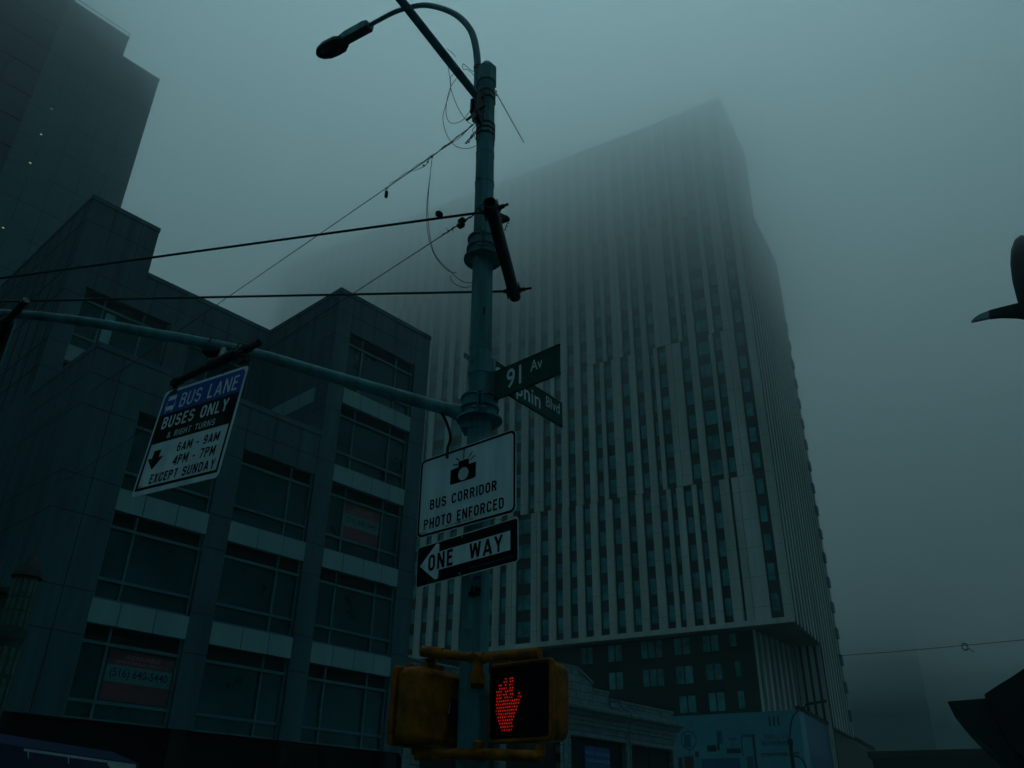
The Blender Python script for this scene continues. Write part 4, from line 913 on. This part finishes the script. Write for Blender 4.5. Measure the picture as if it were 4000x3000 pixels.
# photo enforced sign
W_, H_ = .879, .59
f1 = signframe((-.3039, 5.3877, 3.737), 129.08, .15, .80)
t = thing('bus_corridor_sign', 'white BUS CORRIDOR PHOTO ENFORCED sign with black camera symbol', 'sign', f1.o)
m = MB(); m.prism(f1, rrect(W_, H_, .045, 6), -.003, 0); m.build('panel', [M['signwhite']], t)
def fx(u): return (u - .5) * W_
def fy(v): return (.5 - v) * H_
m = MB(); m.ring(f1, rrect(W_ - .012, H_ - .012, .042, 6), rrect(W_ - .046, H_ - .046, .028, 6), .0015); m.build('border', M['signblack'], t)
m = MB()
road_text(m, 'BUS CORRIDOR', f1, fx(.132), fx(.815), fy(.683), fy(.558), .0016); road_text(m, 'PHOTO ENFORCED', f1, fx(.075), fx(.885), fy(.915), fy(.785), .0016)
m.text('DEPT OF TRANSPORTATION', f1, fx(.30), fx(.59), fy(.944), fy(.926), .0016, 0, .02); m.text('SR-2714', f1, fx(.032), fx(.105), fy(.955), fy(.932), .0016, 0, .02)
m.build('lettering', M['signblack'], t)
m = MB(); cxx, cyy = fx(.475), fy(.351)
circ = [(cxx + .047 * math.cos(R(a)), cyy + .047 * math.sin(R(a))) for a in range(0, 360, 12)]
bx0, bx1, by0, by1 = fx(.338), fx(.604), fy(.446), fy(.250)
sq = []
for a in range(0, 360, 12):
    ca, sa = math.cos(R(a)), math.sin(R(a)); tt = []
    if abs(ca) > 1e-6: tt.append(((bx1 if ca > 0 else bx0) - cxx) / ca)
    if abs(sa) > 1e-6: tt.append(((by1 if sa > 0 else by0) - cyy) / sa)
    t_ = min(v for v in tt if v > 0); sq.append((cxx + ca * t_, cyy + sa * t_))
m.ring(f1, sq, circ, .0016)
for cx_, cy_ in ((bx0, by0), (bx1, by0), (bx1, by1), (bx0, by1)):
    near = sorted(sq, key=lambda p: (p[0] - cx_) ** 2 + (p[1] - cy_) ** 2)[:2]; m.poly(f1, [(cx_, cy_), near[0], near[1]], .0016)
m.poly(f1, [(fx(.42), fy(.250)), (fx(.53), fy(.250)), (fx(.53), fy(.178)), (fx(.42), fy(.178))], .0016)
for (a, b), (c, d) in (((.475, .168), (.475, .085)), ((.53, .165), (.565, .105)), ((.545, .205), (.592, .165)), ((.428, .168), (.392, .122)), ((.41, .212), (.362, .198))):
    p, q_ = Vector((fx(a), fy(b))), Vector((fx(c), fy(d))); n_ = (q_ - p).orthogonal().normalized() * .004; m.poly(f1, [tuple(p - n_), tuple(p + n_), tuple(q_ + n_), tuple(q_ - n_)], .0016)
m.build('camera_symbol', M['signblack'], t)
m = MB(); bolt(f1, fx(.478), fy(.055), m); bolt(f1, fx(.45), fy(.935), m); m.build('bolts', M['bolt'], t); strap_back(f1, t, (.2, -.2))
# one way sign
W_, H_ = .923, .28
f2 = signframe((-.2835, 5.324, 3.2355), 132.78, .75, .74)
t = thing('one_way_sign', 'black ONE WAY sign with white arrow pointing left', 'sign', f2.o)
m = MB(); m.prism(f2, rrect(W_, H_, .022, 5), -.003, 0); m.build('panel', M['signwhite'], t)
m = MB(); m.poly(f2, rrect(W_ - .012, H_ - .012, .018, 5), .0012); m.build('field', M['signblack'], t)
m = MB(); A = [(.037, .49), (.20, .055), (.222, .045), (.236, .07), (.238, .26), (.93, .26), (.93, .70), (.238, .70), (.236, .87), (.225, .905), (.20, .90)]
m.add([f2.p(fx(u), fy(v), .0024) for u, v in A], [(0, 1, 2, 3, 4, 7, 8, 9, 10), (4, 5, 6, 7)]); m.build('arrow', M['signwhite'], t)
m = MB(); road_text(m, 'ONE', f2, fx(.128), fx(.382), fy(.675), fy(.285), .0037, .17); road_text(m, 'WAY', f2, fx(.545), fx(.865), fy(.675), fy(.295), .0037, .17, 0, .12); m.build('lettering', M['signblack'], t)
m = MB(); m.text('DEPT OF TRANSPORTATION', f2, fx(.55), fx(.955), fy(.88), fy(.845), .0025); m.build('small_print', M['steel'], t)
m = MB(); bolt(f2, fx(.47), fy(.07), m); bolt(f2, fx(.455), fy(.93), m); m.build('bolts', M['bolt'], t); strap_back(f2, t, (.08, -.08))
# street name signs
W_, H_ = .615, .229
f3 = signframe((.0955, 5.27, 4.5513), 132.27, .14, .17)
t = thing('street_name_sign', 'green 91 Av street name sign, the one in front', 'street sign', f3.o, 'street name signs on the pole')
m = MB(); m.box(f3, -W_ / 2, W_ / 2, -H_ / 2, H_ / 2, -.012, 0); m.box(f3, -W_ / 2 + .002, W_ / 2 + .004, -H_ / 2 - .004, -H_ / 2, -.016, .004); m.box(f3, -W_ / 2 + .002, W_ / 2 + .004, H_ / 2, H_ / 2 + .004, -.016, .004); m.build('panel', M['signgreen'], t)
m = MB(); m.text('91', f3, fx(.205), fx(.435), fy(.815), fy(.125), .0015, 0, .012); m.text('Av', f3, fx(.575), fx(.755), fy(.555), fy(.165), .0015, 0, .008); m.build('lettering', M['signwhite'], t)
m = MB(); m.box(f3, -W_ / 2 - .035, -W_ / 2 + .003, -H_ / 2 - .01, H_ / 2 + .01, -.02, .008)
for y in (-.09, 0.02, .1): bolt(f3, -W_ / 2 - .012, y, m, .01)
m.build('bracket', M['alu'], t)
W_, H_ = .951, .229
f4 = signframe((.1537, 6.3291, 4.9292), 38.34, -.49, .29)
f4.o = CAM + (f4.o - CAM) * .955; W_ *= .955; H_ *= .955
t = thing('street_name_sign', 'green Sutphin Blvd street name sign partly hidden behind the other', 'street sign', f4.o, 'street name signs on the pole')
m = MB(); m.box(f4, -W_ / 2, W_ / 2, -H_ / 2, H_ / 2, -.012, 0); m.box(f4, -W_ / 2, W_ / 2, -H_ / 2 - .004, -H_ / 2, -.016, .004); m.box(f4, -W_ / 2, W_ / 2, H_ / 2, H_ / 2 + .004, -.016, .004); m.build('panel', M['signgreen'], t)
m = MB(); m.text('Sutphin', f4, fx(.012), fx(.655), fy(1.02), fy(.17), .0015, 0, .01); m.text('Blvd', f4, fx(.742), fx(.955), fy(.545), fy(.10), .0015, 0, .006); m.build('lettering', M['signwhite'], t)
m = MB(); m.box(f4, -W_ / 2 - .03, -W_ / 2 + .003, -H_ / 2 - .01, H_ / 2 + .01, -.02, .008); m.box(f4, -W_ / 2 - .35, -W_ / 2 - .01, -.02, .02, -.012, .0); m.build('bracket', M['alu'], t)

# ------------------------------------------------------------------ bus lane sign hung under the mast arm
W_, H_ = 1.004, .914
f5 = signframe((-2.4145, 5.7911, 4.2864), 123.93, -3.32, -2.71)
t = thing('bus_lane_sign', 'blue, black and white BUS LANE sign hanging tilted under the mast arm', 'sign', f5.o)
m = MB(); m.prism(f5, rrect(W_, H_, .04, 6), -.003, 0); m.build('panel', M['signwhite'], t)
m = MB()
m.prism(f5, [(fx(.022), fy(.245)), (fx(.022), fy(.06)), (fx(.05), fy(.025)), (fx(.95), fy(.025)), (fx(.978), fy(.06)), (fx(.978), fy(.245))], .0002, .0012, 0); m.build('blue_field', M['signblue'], t)
m = MB()
for a, b, c, d in ((.022, .978, .2455, .53), (.022, .05, .53, .955), (.955, .978, .53, .955), (.05, .955, .93, .955)): m.poly(f5, [(fx(a), fy(d)), (fx(b), fy(d)), (fx(b), fy(c)), (fx(a), fy(c))], .0013)
road_text(m, '6AM - 9AM', f5, fx(.405), fx(.885), fy(.665), fy(.58), .0016); road_text(m, '4PM - 7PM', f5, fx(.405), fx(.885), fy(.79), fy(.70), .0016); road_text(m, 'EXCEPT SUNDAY', f5, fx(.175), fx(.925), fy(.912), fy(.828), .0016)
m.poly(f5, [(fx(u), fy(v)) for u, v in ((.158, .78), (.062, .668), (.115, .668), (.118, .60), (.205, .60), (.2, .668), (.258, .668))], .0016)
m.text('SR-2224', f5, fx(.055), fx(.105), fy(.925), fy(.91), .0016, 0, .01); m.build('black_field', M['signblack'], t)
m = MB(); road_text(m, 'BUS LANE', f5, fx(.25), fx(.93), fy(.215), fy(.075), .0026, .12); road_text(m, 'BUSES ONLY', f5, fx(.105), fx(.885), fy(.396), fy(.28), .0026, .15); road_text(m, '& RIGHT TURNS', f5, fx(.22), fx(.785), fy(.503), fy(.445), .0026, .13)
def r5(a, b, c, d, z=.0026): m.poly(f5, [(fx(a), fy(d)), (fx(b), fy(d)), (fx(b), fy(c)), (fx(a), fy(c))], z)
r5(.08, .182, .068, .112); r5(.08, .084, .112, .17); r5(.178, .182, .112, .17); r5(.08, .182, .17, .212); r5(.088, .094, .212, .24); r5(.168, .174, .212, .24); r5(.072, .078, .15, .19); r5(.184, .190, .15, .19)
m.build('lettering', M['signwhite'], t)
# carrying pipe and hangers
def o5(x, y, off=0.0): return onpt(x, y, f5.Z, f5.p(0, 0, off))
g0, g1 = o5(676, 1498), o5(1012, 1338)
hp = thing('sign_hanger_pipe', 'dark pipe slung from the mast arm above the BUS LANE sign', 'pipe', (g0 + g1) / 2)
m = MB(); m.tube([g0, g1], .030, 14); gd = (g1 - g0).normalized(); m.tube([g1 - gd * .001, g1 + gd * .002], .026, 14, 1); m.build('pipe', [M['black'], M['inside']], hp)
m = MB(); Lg = (g1 - g0).length
for s in (.045, Lg - .16):
    c = g0 + gd * s; m.tube([c - gd * .025, c + gd * .025], .038, 14); m.tube([c, c - Z * .05], .014, 8); m.ball(c - Z * .055, .024, .020, .020); m.tube([c - Z * .06, c - Z * .10], .013, 8); m.box(Fr(c - Z * .10, gd, Z, gd.cross(Z)), -.045, .045, -.018, .015, -.014, .012)
    m.tube([c + gd * .05 - Z * .02, c + gd * .09 - Z * .045], .008, 6); m.tube([c - gd * .03 + gd.cross(Z) * .03 - Z * .03, c + gd * .04 + gd.cross(Z) * .03 - Z * .04], .008, 6)
m.build('hanger', M['black'], hp)
mc = mp(2.12, 5.085); pcn = o5(865, 1408)
m = MB(); m.tube([mc - Z * .03, pcn + Z * .0], .035, 12); m.build('drop_tube', M['steel'], hp)
m = MB()
for e in (-.13, .12):
    q_ = mp(2.12 + e, 5.085 + e * .29); hd_ = (mp(2.3, 5.14) - mp(2.0, 5.05)).normalized(); X_ = hd_.cross(Z).normalized(); Y_ = X_.cross(hd_)
    m.tube([q_ + X_ * (.052 * math.cos(R(a))) + Y_ * (.052 * math.sin(R(a))) for a in range(-20, 201, 20)], .006, 6)
m.box(Fr(mc - Z * .055, hm, hm.cross(Z), Z), -.17, .17, -.05, .05, -.008, .006)
m.tube([pcn - gd * .12, pcn + gd * .17], .042, 14); m.tube([pcn - gd * .15 + Z * .04, pcn + gd * .1 + Z * .045], .010, 6); m.build('clamp', M['black'], hp)
m = MB(); v_ = o5(868, 1462); m.tube([pcn + gd * .11 - Z * .03, v_], .004, 5); m.tube([pcn + gd * .28 - Z * .03, v_], .004, 5); m.build('safety_wire', M['rod'], hp)

# second hanger cut by the left frame edge
h0_, h1_ = at(103, 1173, 7.25), at(-60, 1350, 7.75)
hq = thing('sign_hanger_pipe', 'dark pipe crossing the end of the mast arm at the left edge', 'pipe', h0_)
m = MB(); m.tube([h0_, h1_], .031, 14); m.build('pipe', M['black'], hq)
m = MB(); e_ = (h1_ - h0_).normalized(); m.tube([h0_ + e_ * .25, h0_ + e_ * .55], .044, 12); m.box(Fr(h0_ + e_ * .4 - Z * .05, e_, Z, e_.cross(Z)), -.12, .12, -.05, .05, -.03, .03)
m.tube([h0_ + e_ * .3 - Z * .02, h0_ + e_ * .3 - Z * .14], .014, 8); m.ball(h0_ + e_ * .3 - Z * .13, .03); m.box(Fr(mp(4.55, 5.62), hm, Z, hm.cross(Z)), -.22, .2, -.06, .1, -.05, .05); m.build('clamp', M['black'], hq)
sA = at(62, 1252, 7.35); f6 = Fr(sA, -hdir(-49), Z, (-hdir(-49)).cross(Z))
t = thing('hanging_sign', 'dark hanging sign with pale edge, mostly outside the left edge of the picture', 'sign', sA)
m = MB(); m.box(f6, -1.0, 0, -.95, 0, -.004, 0); m.build('panel', M['signblack'], t)
m = MB(); m.box(f6, -1.0, .004, -.006, .006, -.006, .004); m.box(f6, -.006, .006, -.95, -.006, -.006, .004); m.build('edge_strip', M['pole'], t)

# ------------------------------------------------------------------ pedestrian signals
def ped_housing(fr, w_, h_, dpt, t):
    m = MB(); m.rbox(fr, -w_ / 2, w_ / 2, -h_ / 2, h_ / 2, -.035, 0, .035, 0, 5)
    m.rbox(fr, -w_ / 2 + .012, w_ / 2 - .012, -h_ / 2 + .012, h_ / 2 - .012, -dpt, -.034, .06, 0, 6)
    m.build('housing', M['yellow'], t)
    for x in (-w_ * .25, w_ * .25): m = MB(); m.box(fr, x - .02, x + .02, h_ / 2 - .005, h_ / 2 + .02, -.05, -.012); m.build('latch', M['yellow'], t)
    for y in (-.15, .15): m = MB(); m.tube([fr.p(w_ / 2, y - .03, -.02), fr.p(w_ / 2, y + .03, -.02)], .009, 8); m.build('hinge', M['yellow'], t)
W_, H_ = .485, .457
f7 = signframe((.0751, 5.2759, 2.3416), 129.21, -.28, -.49)
t = thing('pedestrian_signal', 'yellow pedestrian signal with glowing red hand, facing the viewer', 'signal', f7.o, 'pedestrian signals on the pole')
ped_housing(f7, W_, H_, .205, t)
m = MB(); m.ring(f7, rrect(W_ - .02, H_ - .02, .03, 5), rrect(W_ - .05, H_ - .05, .02, 5), .0012); m.build('door_rim', M['yellow'], t)
m = MB(); m.poly(f7, rrect(W_ - .05, H_ - .05, .02, 5), .0008); m.build('lens', M['lens'], t)
def inpoly(x, y, P):
    c = False
    for (x1, y1), (x2, y2) in zip(P, P[1:] + P[:1]):
        if (y1 > y) != (y2 > y) and x < (x2 - x1) * (y - y1) / (y2 - y1) + x1: c = not c
    return c
hand = [[(.22, .86), (.40, .86), (.415, .76), (.455, .66), (.49, .57), (.53, .44), (.515, .395), (.485, .40), (.46, .45), (.42, .49), (.30, .485), (.22, .49), (.14, .50), (.135, .62), (.165, .72), (.205, .79)],
        [(.135, .51), (.135, .335), (.165, .335), (.170, .51)], [(.172, .50), (.175, .27), (.235, .255), (.24, .50)], [(.250, .49), (.252, .205), (.315, .19), (.322, .49)], [(.337, .49), (.340, .20), (.402, .205), (.41, .49)]]
m = MB(); mg = MB(); rr = random.Random(9)
ny = 17
for j in range(ny):
    v = .21 + j * .0395
    for i in range(12):
        u = .145 + i * .0345 + (.010 if j % 2 else 0)
        if any(inpoly(u, v, P) for P in hand):
            c = f7.p(fx(u) + rr.uniform(-.0012, .0012), fy(v) + rr.uniform(-.0012, .0012), .0022); k = .0040 if rr.random() < .8 else .0028
            m.add([c + f7.X * (k * math.cos(R(a))) + f7.Y * (k * math.sin(R(a))) for a in range(0, 360, 45)], [tuple(range(8))])
            k *= 2.0; c = c - f7.Z * .0006; mg.add([c + f7.X * (k * math.cos(R(a))) + f7.Y * (k * math.sin(R(a))) for a in range(0, 360, 45)], [tuple(range(8))])
hs_ = m.build('hand_symbol', M['led'], t); mg.build('hand_glow', M['ledglow'], t)
nc = at(1619, 2742, 5.30); hA, hB_ = hdir(38), hdir(-52)
f8c = nc + hA * .235 + hB_ * .205; f8c.z = nc.z
f8 = Fr(f8c, -hA, Z, hB_)                       # face looks away to the left
t = thing('pedestrian_signal', 'yellow pedestrian signal seen from its scuffed back', 'signal', f8.o, 'pedestrian signals on the pole')
ped_housing(f8, W_, H_, .205, t)
m = MB(); m.poly(f8, rrect(W_ - .05, H_ - .05, .02, 5), .0008); m.build('lens', M['lens'], t)
m = MB(); fb_ = Fr(f8.p(0, 0, -.206), hA, Z, -hB_); m.poly(fb_, [(.06, -.10), (.10, -.12), (.15, -.10), (.16, .0), (.13, .06), (.09, .07), (.07, .0)], .001)
m.build('dark_scuff', M['print2'], t)
m = MB(); m.poly(fb_, [(.066, -.03), (.072, -.03), (.082, .03), (.078, .035)], .0018); m.build('sticker_edge', M['signwhite'], t)
# yellow pipe bracket
br = thing('signal_bracket', 'yellow forked pipe bracket holding both pedestrian signals to the pole', 'bracket', pc(2.35))
hub = pc(2.70) + Vector((.0, -.16, 0)); e0 = at(1648, 2543, 5.50); e1 = at(2108, 2550, 5.14); hub = at(1868, 2572, 5.36)
m = MB(); m.tube([e0, e0 + (hub - e0) * .38], .036, 14); m.tube([e0 + (hub - e0) * .38, hub], .028, 14); m.tube([hub, hub + (e1 - hub) * .55], .028, 14); m.tube([hub + (e1 - hub) * .55, e1], .034, 14)
for a_, b_ in ((e0, hub), (e1, hub)):
    d = (b_ - a_).normalized(); m.tube([b_ - d * .05, b_ - d * .04], .036, 14)
m.ball(hub, .04, .04, .04); m.tube([hub, hub - Z * .10], .034, 14); m.tube([hub - Z * .09, hub - Z * .15], .048, 14)
m.box(Fr(hub - Z * .12, Vector((1, 0, 0)), Vector((0, 1, 0)), Z), -.04, .04, 0, .16, -.04, .03)
m.build('upper_pipe', M['yellow'], br)
m = MB()
top7 = f7.p(0, H_ / 2, -.10); m.tube([top7 - Z * .01, Vector((top7.x, top7.y, top7.z + .05))], .03, 12); top8 = f8.p(0, H_ / 2, -.10); m.tube([top8 - Z * .01, Vector((top8.x, top8.y, top8.z + .06))], .036, 12)
m.box(Fr(top8 + Z * .01, hA, Z, -hB_), -.06, .09, -.01, .02, -.03, .03); m.build('socket', M['yellow'], br)
l0, lh, l1 = at(1622, 2948, 5.50), at(1868, 2945, 5.38), at(2110, 2955, 5.14)
m = MB(); m.tube([l0, lh], .032, 14); m.tube([lh, l1], .032, 14); m.tube([lh + Z * .02, lh + Z * .065], .034, 14); m.tube([lh + Z * .065, lh + Z * .075], [.034, .012], 14); m.tube([l0 + (lh - l0) * .02, l0 - Z * .0 + Z * .06], .03, 12); m.tube([l1, l1 + Z * .06], .03, 12)
m.box(Fr(lh, Vector((1, 0, 0)), Vector((0, 1, 0)), Z), -.04, .04, 0, .16, -.03, .03); m.build('lower_pipe', M['yellow'], br)
m = MB(); z_ = 2.42; oct_tube(m, z_ - .02, z_ + .02, .006, .006); oct_tube(m, 2.0, 2.04, .006, .006); m.build('collar', M['pole'], br)
for m_ in bpy.data.meshes:
    pass
